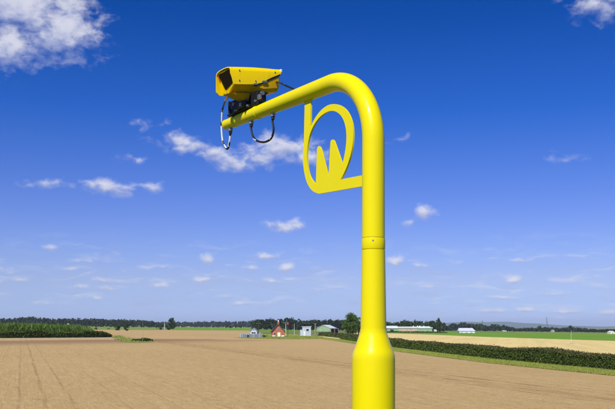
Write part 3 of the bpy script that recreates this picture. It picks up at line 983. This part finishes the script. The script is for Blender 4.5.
# white roofed barn on the right
p = far(459.0, 700)
L2 = 16.2 / F * 700
wb = empty('white_barn', p, 'white roofed low barn alone on the green field, right of the pointed tree', 'barn')
v, f = box_vf((L2 / 2, 4, .75), (L2 - .5, 7.6, 1.7))
pyd('wall', v, f, M_WHITE, wb)
v = [(-.3, -.3, 1.55), (L2 + .3, -.3, 1.55), (L2 - 1.5, 4, 4.0), (0.4, 4, 4.0), (L2 + .3, 8.3, 1.55), (-.3, 8.3, 1.55)]
pyd('roof', v, [(0, 1, 2, 3), (3, 2, 4, 5), (1, 4, 2), (0, 3, 5), (0, 5, 4, 1)], M_ROOFV, wb)
for k in range(5):
    box('roof_rib', (1.4 + k * 2.2, -.32, 1.62), (.12, .1, .16), M_WHITE, wb)
for k in range(3):
    box('door', (2.4 + k * 3.8, -.03 + .18, .7), (1.6, .14, 1.3), M_GREY, wb)

# tiny far buildings
for px_, d_, W_, hw_, hr_, mt, lb in ((612.6, 800, 4.4, 1.7, 2.8, M_CREAM, 'white cottage at the right edge beside the trees'), (446.0 - 10.2, 690, 1.6, 1.9, 2.5, M_WHITE, 'tiny white hut in front of the tree at the shed gable'),
                                      (68.0, 1380, 4.2, 3.6, 6.0, M_WHITE, 'tiny white house against the far left wood'), (505, 1180, 5.0, 1.2, 1.9, M_CONC, 'tiny pale building on the right skyline beyond the green field'),
                                      (553.5, 1240, 3.0, 2.2, 3.4, M_CONC, 'tiny white gable among the trees below the leaning mast')):
    t_ = gable_building('far_house', lb, far(px_, d_), .15, W_, 6, hw_, hr_, mt, M_ROOFW if hw_ < 2 else M_SLATE, .15)
    box('door', (0, -.03, hw_ * .4), (W_ * .18, .08, hw_ * .8), M_SLATE, t_)


# ------------------------------------------------------------------ posts, masts
def utility_pole(label, pos, h, r, mat, cross=0, sign=None, group=None, lean=0.0):
    root = empty('utility_pole', pos, label, 'pole', group)
    tube('shaft', [(0, 0, -.3), (lean * h * .5, 0, h * .5), (lean * h, 0, h)], [r, r * .85, r * .7], mat, root, 8)
    for k in range(cross):
        z = h - .25 - k * .45
        box('crossarm', (lean * z, -.1, z), (1.3, .1, .1), M_DTIMB, root)
        for sx in (-.55, .55):
            box('insulator', (lean * z + sx, -.1, z + .13), (.09, .09, .16), M_WHITE, root, taper=.7)
    if sign:
        box('sign_board', (lean * h, -.12, h - .55), sign, M_REDSIGN, root)
    return root


utility_pole('dark slim pole behind the pale yard wall', at(258.6, 336.2), 4.7, .12, M_DTIMB, 1)
utility_pole('dark reddish pole at the left roof edge of the red house', at(272.6, 335.4), 4.6, .10, M_DTIMB, 1)
utility_pole('pale pole at the right corner of the red house', at(285.8, 336.4), 5.0, .10, M_PALEPOST, 1)
utility_pole('dark pole carrying a red sign right of the red house', at(287.8, 336.4), 5.1, .12, M_DTIMB, 0, (.55, .08, 1.0))
utility_pole('slim pale pole midway between the red house and the cabin', at(294.4, 335.4), 4.9, .07, M_PALEPOST, 0)
utility_pole('thick weathered pole left of the green barn', at(315.2, 334.4), 5.3, .24, M_TIMBER, 1)
utility_pole('thinner weathered pole beside the thick one left of the green barn', at(317.8, 334.6), 3.9, .11, M_TIMBER, 0)
utility_pole('slim pale pole standing on the grass patch in the left of the field', at(142.8, 341.5), 4.3, .03, M_TIMBER, 0)
utility_pole('slim pale pole standing alone in the middle of the far tilled field', at(212.0, 335.8), 4.1, .045, M_CONC, 0)
utility_pole('stout white post between two dark bushes at the far left field edge', far(164.7, 690), 5.6, .42, M_CONC, 0)
sp_ = utility_pole('thin white post standing in the stubble field on the right', at(571.2, 344.0), 3.3, .035, M_PALEPOST, 0)
box('footing', (.35, 0, .12), (1.3, .9, .4), M_TIMBER, sp_, taper=.6)
utility_pole('slim bare pole at the far edge of the stubble by the long shed', at(410.5, 334.0), 3.2, .09, M_TIMBER, 1)


def lattice_mast(name, label, pos, h, w0, lean, arms):
    root = empty(name, pos, label, 'mast')
    parts = []
    def corner(k, z):
        t = z / h
        ww = w0 * (1 - t) / 2 + .35
        return Vector(((-1, 1, 1, -1)[k] * ww + lean * z, (-1, -1, 1, 1)[k] * ww, z))
    for k in range(4):
        parts.append(tube_vf([corner(k, 0), corner(k, h)], [.20, .15], 4))
    N_ = 9
    for j in range(N_):
        z0, z1 = h * j / N_, h * (j + 1) / N_
        for k in range(4):
            parts.append(tube_vf([corner(k, z0), corner((k + 1) % 4, z1)], .08, 4))
            parts.append(tube_vf([corner((k + 1) % 4, z0), corner(k, z1)], .12, 4))
    v, f = join_vf(parts)
    pyd('lattice', v, f, M_PYLON, root)
    for z in arms:
        ln = w0 * .75
        v, f = tube_vf([(lean * z * h - ln, 0, z * h), (lean * z * h, 0, z * h + .8), (lean * z * h + ln, 0, z * h)], [.12, .3, .12], 4)
        pyd('crossarm', v, f, M_PYLON, root)
    return root


lattice_mast('lattice_mast', 'tall hazy leaning lattice mast on the right skyline', far(547.4, 2300), 38, 4.2, -.06, ())
lattice_mast('pylon', 'hazy power pylon on the skyline right of the white roofed barn', far(482.3, 2500), 29, 5.0, 0, (.7, .82, .94))

# ------------------------------------------------------------------ the yellow pole
DP = 6.6
PX, PY = (373.4 - CX) / F * DP, DP
PANG = R(34.1)
AV = Vector((-math.sin(PANG), math.cos(PANG), 0))     # the arm reaches left and away
NV = Vector((-math.cos(PANG), -math.sin(PANG), 0))    # emblem face towards the camera side
ZA = 5.425                                            # height of the arm's centre line


def Z(py, y=DP):
    return CAMZ + (HY - py) * y / F


def plane(px, py):
    """point of the vertical plane through pole and arm: (distance along arm, height)"""
    u = (px - CX) / F
    s = (PX - u * PY) / (u * AV.y - AV.x)
    return s, CAMZ + (HY - py) / F * (PY + AV.y * s)


ZB = 1.68
pole = empty('camera_pole', (PX, PY, ZB), 'tall bright yellow pole with curved arm and ring emblem', 'pole')


def loc(s, z, n=0.0):
    return AV * s + NV * n + Vector((0, 0, z - ZB))


RB = .580
zs = Z(335.0); zc = Z(357)
# base section with the sloping shoulder
prof = [(ZB - .3, .168), (zc - .9, .168), (zc - .02, .1675), (zc + .012, .1655), (zc + .035, .160)]
ztop = zs + .02
for k in range(1, 8):
    t = k / 8
    prof.append((zc + .035 + (ztop - zc - .035) * t, .160 + (.1045 - .160) * (t ** .92)))
prof += [(ztop, .1045), (ztop + .025, .1025)]
tube('base_section', [(0, 0, z - ZB) for z, r in prof], [r for z, r in prof], M_POLE, pole, 64)
bp = box('base_plate', (0, 0, .03), (.62, .62, .05), M_STEEL, pole, bevel=.006)
for sx in (-.24, .24):
    for sy in (-.24, .24):
        tube('anchor_bolt', [(sx, sy, .04), (sx, sy, .12)], .018, M_STEEL, pole, 6)
hd = box('access_door', (0, -.17, .75), (.15, .03, .55), M_POLE, pole, bevel=.006)
tube('lock', [(0, -.184, .75), (0, -.192, .75)], .015, M_STEEL, hd, 10)

# lower shaft up to the joint, collar, upper shaft with the bend and the tapering arm
zj0, zj1 = Z(249.6), Z(238.3)
def rad(z):
    return np.interp(z, [zs, zj0, zj1, 5.0], [.1015, .0905, .0890, .0865])
tube('lower_shaft', [(0, 0, zs - .02 - ZB), (0, 0, (zs + zj0) / 2 - ZB), (0, 0, zj0 - .004 - ZB)], [rad(zs), rad((zs + zj0) / 2), rad(zj0)], M_POLE, pole, 64)
cl = tube('collar', [(0, 0, zj0 - .004 - ZB), (0, 0, zj0 + .0015 - ZB), (0, 0, zj0 + .0016 - ZB), (0, 0, zj0 + .006 - ZB), (0, 0, zj1 - .006 - ZB), (0, 0, zj1 - .0016 - ZB), (0, 0, zj1 - .0015 - ZB), (0, 0, zj1 + .004 - ZB)],
          [.0865, .0865, .0905, .0918, .0912, .0900, .0860, .0860], M_POLE, pole, 64)
th = math.atan2(-PY, -PX) - R(2)
dn = Vector((math.cos(th), math.sin(th), 0))
zb_ = Z(241.6) - ZB
tube('grub_screw', [dn * .085 + Vector((0, 0, zb_)), dn * .0925 + Vector((0, 0, zb_))], .0075, M_STEEL, cl, 6)
def rr_at(s_): return float(np.interp(s_, [RB, 1.1, 1.9, LTIP], [r_b1, .0695, .058, r_tip]))
pts, rr = [], []
for k in range(5):
    z = zj1 + .004 + (ZA - RB - zj1) * k / 5
    pts.append(loc(0, z)); rr.append(rad(z))
LTIP = 2.36
r_b0, r_b1, r_tip = .0868, .0735, .0490
for k in range(33):
    a = math.pi / 2 * k / 32
    pts.append(loc(RB - RB * math.cos(a), ZA - RB + RB * math.sin(a))); rr.append(r_b0 + (r_b1 - r_b0) * k / 32)
for k in range(1, 11):
    t = k / 10
    pts.append(loc(RB + (LTIP - RB) * t, ZA + .014 * t)); rr.append(rr_at(RB + (LTIP - RB) * t))
tube('arm', pts, rr, M_POLE, pole, 64)
tube('end_cap', [loc(LTIP, ZA + .014), loc(LTIP + .012, ZA + .014), loc(LTIP + .02, ZA + .014)], [.0510, .0510, .042], M_POLE, pole, 48)

# ring emblem: traced outline turned into a thick plate in the plane of the arm
zs5 = lambda x, y: plane(295 + x / 3.893, 95 + y / 3.893)
inner = [(84, 347), (70, 333), (58, 310), (51, 275), (49, 235), (53, 190), (63, 148), (80, 112), (102, 84), (127, 67), (150, 62), (172, 71), (189, 92), (199, 122), (203, 158), (201, 198), (195, 236), (188, 268)]
outer_ring = [(262, 356), (180, 371), (97, 385), (76, 377), (60, 361), (47, 335), (39, 302), (34, 262), (34, 225), (37, 190)]
outer_top = [(64, 121), (82, 88), (104, 60), (128, 42), (150, 36), (174, 39), (197, 54), (214, 79), (225, 112), (229, 150), (227, 192), (219, 234), (206, 276), (190, 312), (180, 329)]


def to3(p, n):
    s, z = zs5(*p)
    return loc(s, z, n)


def flat(points):
    return [Vector((p[0], p[1], 0)) for p in points]


oc = [(v.x, v.y) for v in catmull(flat(outer_ring[2:]), 5)] + [(38, 150), (41, 6), (64, 6)] + [(v.x, v.y) for v in catmull(flat([(63, 112)] + outer_top), 5)] + [(266, 312.5), (266, 355.5)]
ic = [(v.x, v.y) for v in catmull(flat(inner), 5)] + [(186, 270)] + [(156, 184), (153, 177), (149, 174), (144, 176), (141, 182), (133, 318)] + [(129, 310), (104, 212), (100, 203), (95, 199), (90, 203), (88, 212)]


def plate(outline, hole, thick, name, mat, parent):
    bm = bmesh.new()
    def ring(pts, n):
        return [bm.verts.new(to3(p, n)) for p in pts]
    front, back = [], []
    for n, store in ((thick / 2, front), (-thick / 2, back)):
        edges = []
        loops = []
        for pts_ in ([outline] + ([hole] if hole else [])):
            vs_ = ring(pts_, n)
            loops.append(vs_)
            for a, b in zip(vs_, vs_[1:] + vs_[:1]):
                edges.append(bm.edges.new((a, b)))
        bmesh.ops.triangle_fill(bm, edges=edges, use_beauty=True)
        store.extend(loops)
    for lf, lb in zip(front, back):
        for i_ in range(len(lf)):
            j_ = (i_ + 1) % len(lf)
            bm.faces.new((lf[i_], lf[j_], lb[j_], lb[i_]))
    bmesh.ops.recalc_face_normals(bm, faces=bm.faces)
    me = bpy.data.meshes.new(name)
    bm.to_mesh(me); bm.free()
    o = link(name, me, mat, parent)
    bv_ = o.modifiers.new('soft_edge', 'BEVEL')
    bv_.width = .0025; bv_.segments = 2; bv_.limit_method = 'ANGLE'; bv_.angle_limit = R(50)
    return o


plate(oc, ic, .016, 'ring_emblem', M_POLE, pole)

st_, zt_ = zs5(52, 24)
tube('weld_bead', [loc(st_ - .062, ZA - .0715, .0), loc(st_, ZA - .0725, .0), loc(st_ + .062, ZA - .0725, .0)], [.006, .013, .006], M_POLE, pole, 8)
sb_, zb2 = zs5(262, 334)
tube('weld_bead', [loc(.086, zb2 - .062), loc(.088, zb2), loc(.086, zb2 + .062)], [.006, .012, .006], M_POLE, pole, 8)

# ------------------------------------------------------------------ the camera on the arm
SC = 1.972
base = Vector((PX, PY, 0)) + AV * 1.90
unit = empty('speed_camera', (base.x, base.y, ZA + .06), 'yellow roadside camera housing with black window on the arm tip', 'camera')
bz = unit.location
CC = Vector((base.x, base.y, 5.735)) - bz
FV = Vector((-.81, -.586, 0)).normalized()
WV = Vector((-FV.y, FV.x, 0)); WV = Vector((.586, -.81, 0)).normalized()
PIT = .131


def C(l, w_, h_):
    return CC + FV * l + WV * w_ + Vector((0, 0, h_ - PIT * l))


def solid(name, pts, faces, mat, parent, bevel=.006):
    return pyd(name, [C(*p) for p in pts], faces, mat, parent, bevel=bevel)


def loft(name, sections, mat, parent, bevel=0.0, smooth=False):
    """sections: list of equal-length (l,w,h) rings"""
    n = len(sections[0])
    v = [C(*p) for s in sections for p in s]
    f = []
    for i_ in range(len(sections) - 1):
        for k in range(n):
            k2 = (k + 1) % n
            f.append((i_ * n + k, i_ * n + k2, (i_ + 1) * n + k2, (i_ + 1) * n + k))
    f.append(tuple(range(n))[::-1]); f.append(tuple((len(sections) - 1) * n + k for k in range(n)))
    o = pyd(name, v, f, mat, parent, bevel=bevel)
    if smooth:
        for p_ in o.data.polygons: p_.use_smooth = True
        o.data.set_sharp_from_angle(angle=R(40))
    return o


# lower body: full depth at the back, sloping up under the visor at the front
def sec(l, wl, wr, wb, hm, hb, ht, ch=.025):
    return [(l, -wl + ch, hb), (l, wb, hb), (l, wr, hm), (l, wr, ht - ch), (l, wr - ch, ht), (l, -wl + ch, ht), (l, -wl, ht - ch), (l, -wl, hb + ch)]
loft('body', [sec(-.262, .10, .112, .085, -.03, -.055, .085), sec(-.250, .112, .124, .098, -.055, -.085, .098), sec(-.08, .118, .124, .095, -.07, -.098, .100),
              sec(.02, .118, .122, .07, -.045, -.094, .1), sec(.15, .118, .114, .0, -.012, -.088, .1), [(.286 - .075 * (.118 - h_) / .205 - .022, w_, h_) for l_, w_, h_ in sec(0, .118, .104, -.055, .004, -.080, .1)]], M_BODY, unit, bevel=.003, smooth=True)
# hood: curved top sheet with a deep near cheek that rises to the back, and a far cheek
def arch(l, w_, h_, drop, n=9):
    ring = []
    for k in range(n):
        a = math.pi * k / (n - 1)
        ring.append((l, -w_ * math.cos(a) if 0 < k < n - 1 else (-w_ if k == 0 else w_), h_ + drop * math.sin(a)))
    return ring
tk = .008
LS = [(-.272, .082), (-.262, .078), (-.16, .040), (-.05, -.012), (0.0, -.026), (.06, -.032), (.12, -.034), (.2, -.036), (.262, -.036), (.277, .02), (.297, .070)]
hv_, hf_ = [], []
def hoodring(l, low, wo, ho):
    cr = .016 * (1 - min(1, abs(l) / .34) ** 2) + .006          # the crown of the lid swells in the middle
    r = [(l, -wo, (-.088 + .9 * max(0, l - .262)) if l > .1 else min(low, .02)), (l, -wo, ho - .04), (l, -wo * .97, ho - .018), (l, -wo * .86, ho - .002), (l, -wo * .5, ho + cr * .8), (l, 0, ho + cr),
         (l, wo * .5, ho + cr * .8), (l, wo * .86, ho - .002), (l, wo * .97, ho - .018), (l, wo, min(ho - .04, max(low + .01, ho - .04))), (l, wo * .99, min(low, ho - .045))]
    return r
outer_r = [hoodring(l, lo, .135, .128) for l, lo in LS]
inner_r = [hoodring(l, lo, .135 - tk, .128 - tk) for l, lo in LS]
n8 = 11
def hid(i_, k, side): return (i_ * 2 + side) * n8 + k
for a, b in zip(outer_r, inner_r):
    hv_ += [C(*p_) for p_ in a] + [C(*p_) for p_ in b]
for i_ in range(len(LS) - 1):
    for k in range(n8 - 1):
        hf_.append((hid(i_, k, 0), hid(i_, k + 1, 0), hid(i_ + 1, k + 1, 0), hid(i_ + 1, k, 0)))
        hf_.append((hid(i_, k, 1), hid(i_ + 1, k, 1), hid(i_ + 1, k + 1, 1), hid(i_, k + 1, 1)))
    for k in (0, n8 - 1):
        hf_.append((hid(i_, k, 0), hid(i_ + 1, k, 0), hid(i_ + 1, k, 1), hid(i_, k, 1)))
for i_ in (0, len(LS) - 1):
    for k in range(n8 - 1):
        hf_.append((hid(i_, k, 0), hid(i_, k, 1), hid(i_, k + 1, 1), hid(i_, k + 1, 0)))
hood = pyd('hood', hv_, hf_, M_HOUS, unit, smooth=True)

# front plate leaning back towards the bottom, with the black window
def FP(w_, t, out=0.0):   # t: 0 top .. 1 bottom of the front face
    return (.286 - .075 * t + out, w_, .118 - .205 * t)
fv = [FP(-.127, 0), FP(.127, 0), FP(.127, .62), FP(.04, .80), FP(-.05, 1.0), FP(-.10, 1.0), FP(-.127, .86)]
fb = [(l - .02, w_, h_) for l, w_, h_ in fv]
solid('front_plate', fv + fb, [tuple(range(7)), tuple(range(13, 6, -1))] + [(k, (k + 1) % 7, 7 + (k + 1) % 7, 7 + k) for k in range(7)], M_HOUS, unit, 0)
wn = [(-.100, .06), (.096, .03), (.110, .07), (.126, .52), (.116, .58), (-.058, .80), (-.076, .77), (-.110, .12)]
wv_ = [FP(a, b, .004) for a, b in wn] + [FP(a, b, -.004) for a, b in wn]
solid('window', wv_, [tuple(range(8)), tuple(range(15, 7, -1))] + [(k, (k + 1) % 8, 8 + (k + 1) % 8, 8 + k) for k in range(8)], M_GLASS, unit, 0)
solid('indicator', [FP(-.124, .08, .006), FP(-.108, .08, .006), FP(-.108, .36, .006), FP(-.124, .36, .006), FP(-.124, .08, -.01), FP(-.108, .08, -.01), FP(-.108, .36, -.01), FP(-.124, .36, -.01)],
      [(0, 1, 2, 3), (7, 6, 5, 4), (0, 1, 5, 4), (1, 2, 6, 5), (2, 3, 7, 6), (3, 0, 4, 7)], M_RED, unit, 0)
# dark seal under the rising lid edge, with a steel latch
sv = []
for l, lo in ((-.262, .074), (-.16, .034), (0, -.034), (.03, -.036)):
    sv += [(l, .1245, lo + .03), (l, .1305, lo + .03), (l, .1305, lo - .012), (l, .1245, lo - .012)]
sf = []
for i_ in range(3):
    for k in range(4):
        sf.append((i_ * 4 + k, i_ * 4 + (k + 1) % 4, i_ * 4 + 4 + (k + 1) % 4, i_ * 4 + 4 + k))
sf += [(0, 1, 2, 3), (15, 14, 13, 12)]
solid('seal', sv, sf, M_BLACK, unit, 0)
def cbox(name, c, s, mat, parent, bevel=.003):
    v_ = [(c[0] + a * s[0] / 2, c[1] + b * s[1] / 2, c[2] + d * s[2] / 2) for d in (-1, 1) for a, b in ((-1, -1), (1, -1), (1, 1), (-1, 1))]
    return solid(name, v_, [(0, 3, 2, 1), (4, 5, 6, 7), (0, 1, 5, 4), (1, 2, 6, 5), (2, 3, 7, 6), (3, 0, 4, 7)], mat, parent, bevel)
cbox('latch', (-.08, .134, -.004), (.06, .014, .022), M_STEEL, unit)
cbox('latch', (.02, .134, -.03), (.05, .012, .018), M_STEEL, unit)
cbox('rear_corner', (-.276, .120, .112), (.02, .026, .03), M_WHITE, unit, .004)

# tilting cradle and bracket down to the arm
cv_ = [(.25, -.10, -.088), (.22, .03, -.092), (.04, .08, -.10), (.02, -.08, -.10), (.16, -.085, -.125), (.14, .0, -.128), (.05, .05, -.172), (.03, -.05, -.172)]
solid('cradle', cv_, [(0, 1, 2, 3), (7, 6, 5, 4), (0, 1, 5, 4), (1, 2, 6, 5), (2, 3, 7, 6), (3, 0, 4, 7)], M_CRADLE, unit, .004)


def U(s, z, n):
    return Vector((PX, PY, 0)) + AV * s + NV * n + Vector((0, 0, z + .014 * (s - RB) / (LTIP - RB))) - bz


def ubox(name, s, z, n, size, mat, parent, bevel=.004):
    v_ = [U(s + a * size[0] / 2, z + d * size[2] / 2, n + b * size[1] / 2) for d in (-1, 1) for a, b in ((-1, -1), (1, -1), (1, 1), (-1, 1))]
    return pyd(name, v_, [(0, 3, 2, 1), (4, 5, 6, 7), (0, 1, 5, 4), (1, 2, 6, 5), (2, 3, 7, 6), (3, 0, 4, 7)], mat, parent, bevel=bevel)


br = ubox('bracket', 1.97, ZA + .068, 0, (.62, .085, .022), M_BLACK, unit)
ubox('bracket_upright', 2.14, ZA + .125, .0, (.10, .10, .13), M_BLACK, unit)
ubox('bracket_upright', 1.74, ZA + .125, .0, (.12, .10, .13), M_BLACK, unit)
ubox('tilt_motor', 1.96, ZA + .12, .02, (.17, .12, .10), M_BLACK, unit, .012)
ubox('junction_box', 1.63, ZA + .112, .055, (.045, .03, .045), M_STEEL, unit, .008)
ubox('junction_box', 1.93, ZA + .10, .085, (.035, .025, .035), M_STEEL, unit, .006)
ubox('bracket_upright', 2.25, ZA + .10, -.02, (.06, .07, .09), M_BLACK, unit)
for s_, n_ in ((2.10, .062), (1.86, .064)):
    tube('pivot_bolt', [U(s_, ZA + .14, n_ - .012), U(s_, ZA + .14, n_ + .012)], .018, M_STEEL, unit, 6)
for s_ in (1.75, 2.19):
    r_ = rr_at(s_) + .004
    pts_ = [U(s_ - .02, ZA, 0), U(s_ - .019, ZA, 0), U(s_ + .019, ZA, 0), U(s_ + .02, ZA, 0)]
    tube('clamp_band', pts_, [r_ - .003, r_, r_, r_ - .003], M_POLE, unit, 40)
for l_, h_ in ((-.20, .092), (.20, .092), (.20, .0), (.02, .0)):
    solid_s = [C(l_, .133, h_), C(l_, .1385, h_)]
    tube('screw', solid_s, .0075, M_STEEL, unit, 8)
for s_, n_, z_ in ((2.20, .05, .085), (2.08, .058, .075), (1.98, .062, .085), (1.84, .06, .075), (1.70, .055, .09)):
    tube('bracket_bolt', [U(s_, ZA + z_, n_ - .02), U(s_, ZA + z_, n_ + .012)], .011, M_STEEL, unit, 6)
ubox('bracket_rib', 2.03, ZA + .15, .03, (.02, .10, .13), M_BLACK, unit)
ubox('bracket_rib', 1.86, ZA + .15, .03, (.02, .10, .13), M_BLACK, unit)
ubox('bracket_rib', 2.20, ZA + .13, .02, (.018, .10, .12), M_BLACK, unit)
tube('pivot_shaft', [U(2.22, ZA + .165, 0), U(1.66, ZA + .165, 0)], .020, M_STEEL, unit, 12)
# cable glands under the arm and the three cables
gl = {}
for s_ in (2.285, 1.875, 1.48):
    r_ = rr_at(s_)
    a = U(s_, ZA - r_ + .01, .0); b = U(s_, ZA - r_ - .028, 0); c = U(s_, ZA - r_ - .055, 0)
    tube('cable_gland', [a, b], .024, M_STEEL, unit, 8)
    tube('cable_gland', [b, c], .017, M_BLACK, unit, 10)
    gl[s_] = c
def cab(name, pts_, r_, mat):
    p_ = catmull(pts_, 8)
    return tube(name, p_, [r_] * len(p_), mat, unit, 10)
# pixel-measured shape of the loops, in the plane of the cable
def K(px_, py_, s_):
    y_ = PY + AV.y * (plane(px_, py_)[0] if 1.3 < s_ else s_)
    return Vector(((px_ - CX) / F * y_, y_, CAMZ + (HY - py_) / F * y_)) - bz
top = C(.215, -.055, -.09)
c1 = K(223.2, 107, 2.42)
tube('cable_gland', [top, top.lerp(c1, .28)], .017, M_STEEL, unit, 10)
tube('cable_gland', [top.lerp(c1, .28), top.lerp(c1, .45)], .013, M_WHITE_CABLE, unit, 10)
cab('cable', [top.lerp(c1, .4), c1, K(221.6, 114, 2.45), K(221.4, 126, 2.46)], .0095, M_BLACK)
cab('cable', [K(221.9, 112.5, 2.445), K(221.4, 126, 2.46), K(222.2, 138, 2.45), K(223.6, 144, 2.43), K(226.5, 148.5, 2.40)], .0088, M_WHITE_CABLE)
cab('cable', [K(222.8, 141, 2.44), K(224.5, 146, 2.42), K(227.2, 149, 2.39), K(229.0, 145.5, 2.36), K(229.9, 138, 2.34), gl[2.285]], .0092, M_BLACK)
cab('cable', [K(228.7, 146.6, 2.365), K(229.8, 139.5, 2.345), K(230.1, 136, 2.338)], .0105, M_WHITE_CABLE)
cab('cable', [gl[1.875], K(251.6, 131.5, 1.98), K(253.6, 137.3, 1.93), K(258, 141.2, 1.86), K(265, 142.0, 1.76), K(271.2, 138.2, 1.67), K(273.6, 130, 1.61), K(272.6, 121.5, 1.59), gl[1.48]], .0100, M_BLACK)
cab('cable', [K(253.8, 138.6, 1.91), K(256.6, 140.6, 1.875)], .0108, M_WHITE_CABLE)
cab('cable', [K(270.2, 139.3, 1.685), K(272.2, 136.2, 1.65)], .0108, M_WHITE_CABLE)
cab('cable', [C(-.258, .06, .02), K(281.5, 83.6, 1.66), K(286.5, 86.0, 1.56), K(291.5, 88.2, 1.48), K(297, 91, 1.4)], .0085, M_BLACK)
cab('cable', [C(-.05, .04, -.10), K(252, 104, 1.86), U(1.80, ZA + .07, .07)], .008, M_BLACK)
cab('cable', [C(.05, .02, -.15), K(240.5, 106, 2.06), K(238.5, 110.5, 2.1), U(2.14, ZA + .03, .06)], .008, M_BLACK)
cab('cable', [C(-.16, .07, -.09), K(257, 101, 1.80), K(254.5, 107, 1.83), U(1.90, ZA + .075, .075)], .007, M_BLACK)
cab('cable', [C(.0, .07, -.10), K(246, 103.5, 1.95), K(243, 108, 2.0), U(2.05, ZA + .07, .07)], .006, M_WHITE_CABLE)

# ------------------------------------------------------------------ loose clods on the nearer part of the field, grass tufts on the patch and in the yard
n = 70000
dq = 28 + 130 * rng.random(n) ** 2.1
u_ = rng.uniform(-.42, .42, n)
X = u_ * dq
vx, vy_ = [q[0] for q in VERGE_NEAR][::-1], [q[1] for q in VERGE_NEAR][::-1]
lim_ = np.interp(dq, [q[1] for q in VERGE_NEAR], [q[0] for q in VERGE_NEAR]) - .6
ok = X < lim_
X, dq = X[ok], dq[ok]
P = np.stack([X, dq, -KX * X + .022 + rng.uniform(0, .012, len(X))], 1)
def flat_quads(P, size):
    V = leaf_quads(P, size, .8)
    c_ = V.mean(1, keepdims=True)
    return c_ + (V - c_) * np.array([1, 1, .45])
M_CLOD = foliage('loose_clods', (0.33, 0.22, 0.10), (0.44, 0.31, 0.14), (0.54, 0.40, 0.20), 0.2, 0.0)
tag(link('soil_clods', quads_mesh('soil_clods', flat_quads(P, .020)), M_CLOD), 'small loose clods and straw bits on the tilled field', 'soil', kind='stuff')
def tufts(name, poly, n, h, wd, label):
    poly = np.array(poly)
    lo, hi = poly.min(0), poly.max(0)
    Q = rng.uniform(lo, hi, (n, 2))
    ins = np.zeros(n, bool)
    for (x0, y0), (x1, y1) in zip(poly, np.roll(poly, -1, 0)):
        c_ = ((y0 > Q[:, 1]) != (y1 > Q[:, 1])) & (Q[:, 0] < (x1 - x0) * (Q[:, 1] - y0) / (y1 - y0 + 1e-9) + x0)
        ins ^= c_
    Q = Q[ins] + rng.normal(0, .8, (ins.sum(), 2))
    P = np.stack([Q[:, 0], Q[:, 1], -KX * Q[:, 0] + .02], 1)
    return tag(link(name, quads_mesh(name, blade_quads(P, h, wd, .4)), M_BLADES), label, 'grass', kind='stuff')
tufts('grass_tufts', G((111, 336.6), (119, 335.4), (128, 338.3), (136, 340.3), (153, 340.1), (154, 342.5), (138, 343), (123, 342.5)), 5000, .30, .05, 'rough green grass on the patch in the left of the field')
tufts('yard_tufts', G((237, 338.2), (262, 338.8), (290, 339.1), (318, 338.8), (322, 337.0), (300, 336.4), (262, 336.8), (246, 337.2)), 6000, .30, .06, 'rough grass along the front of the farm yard')
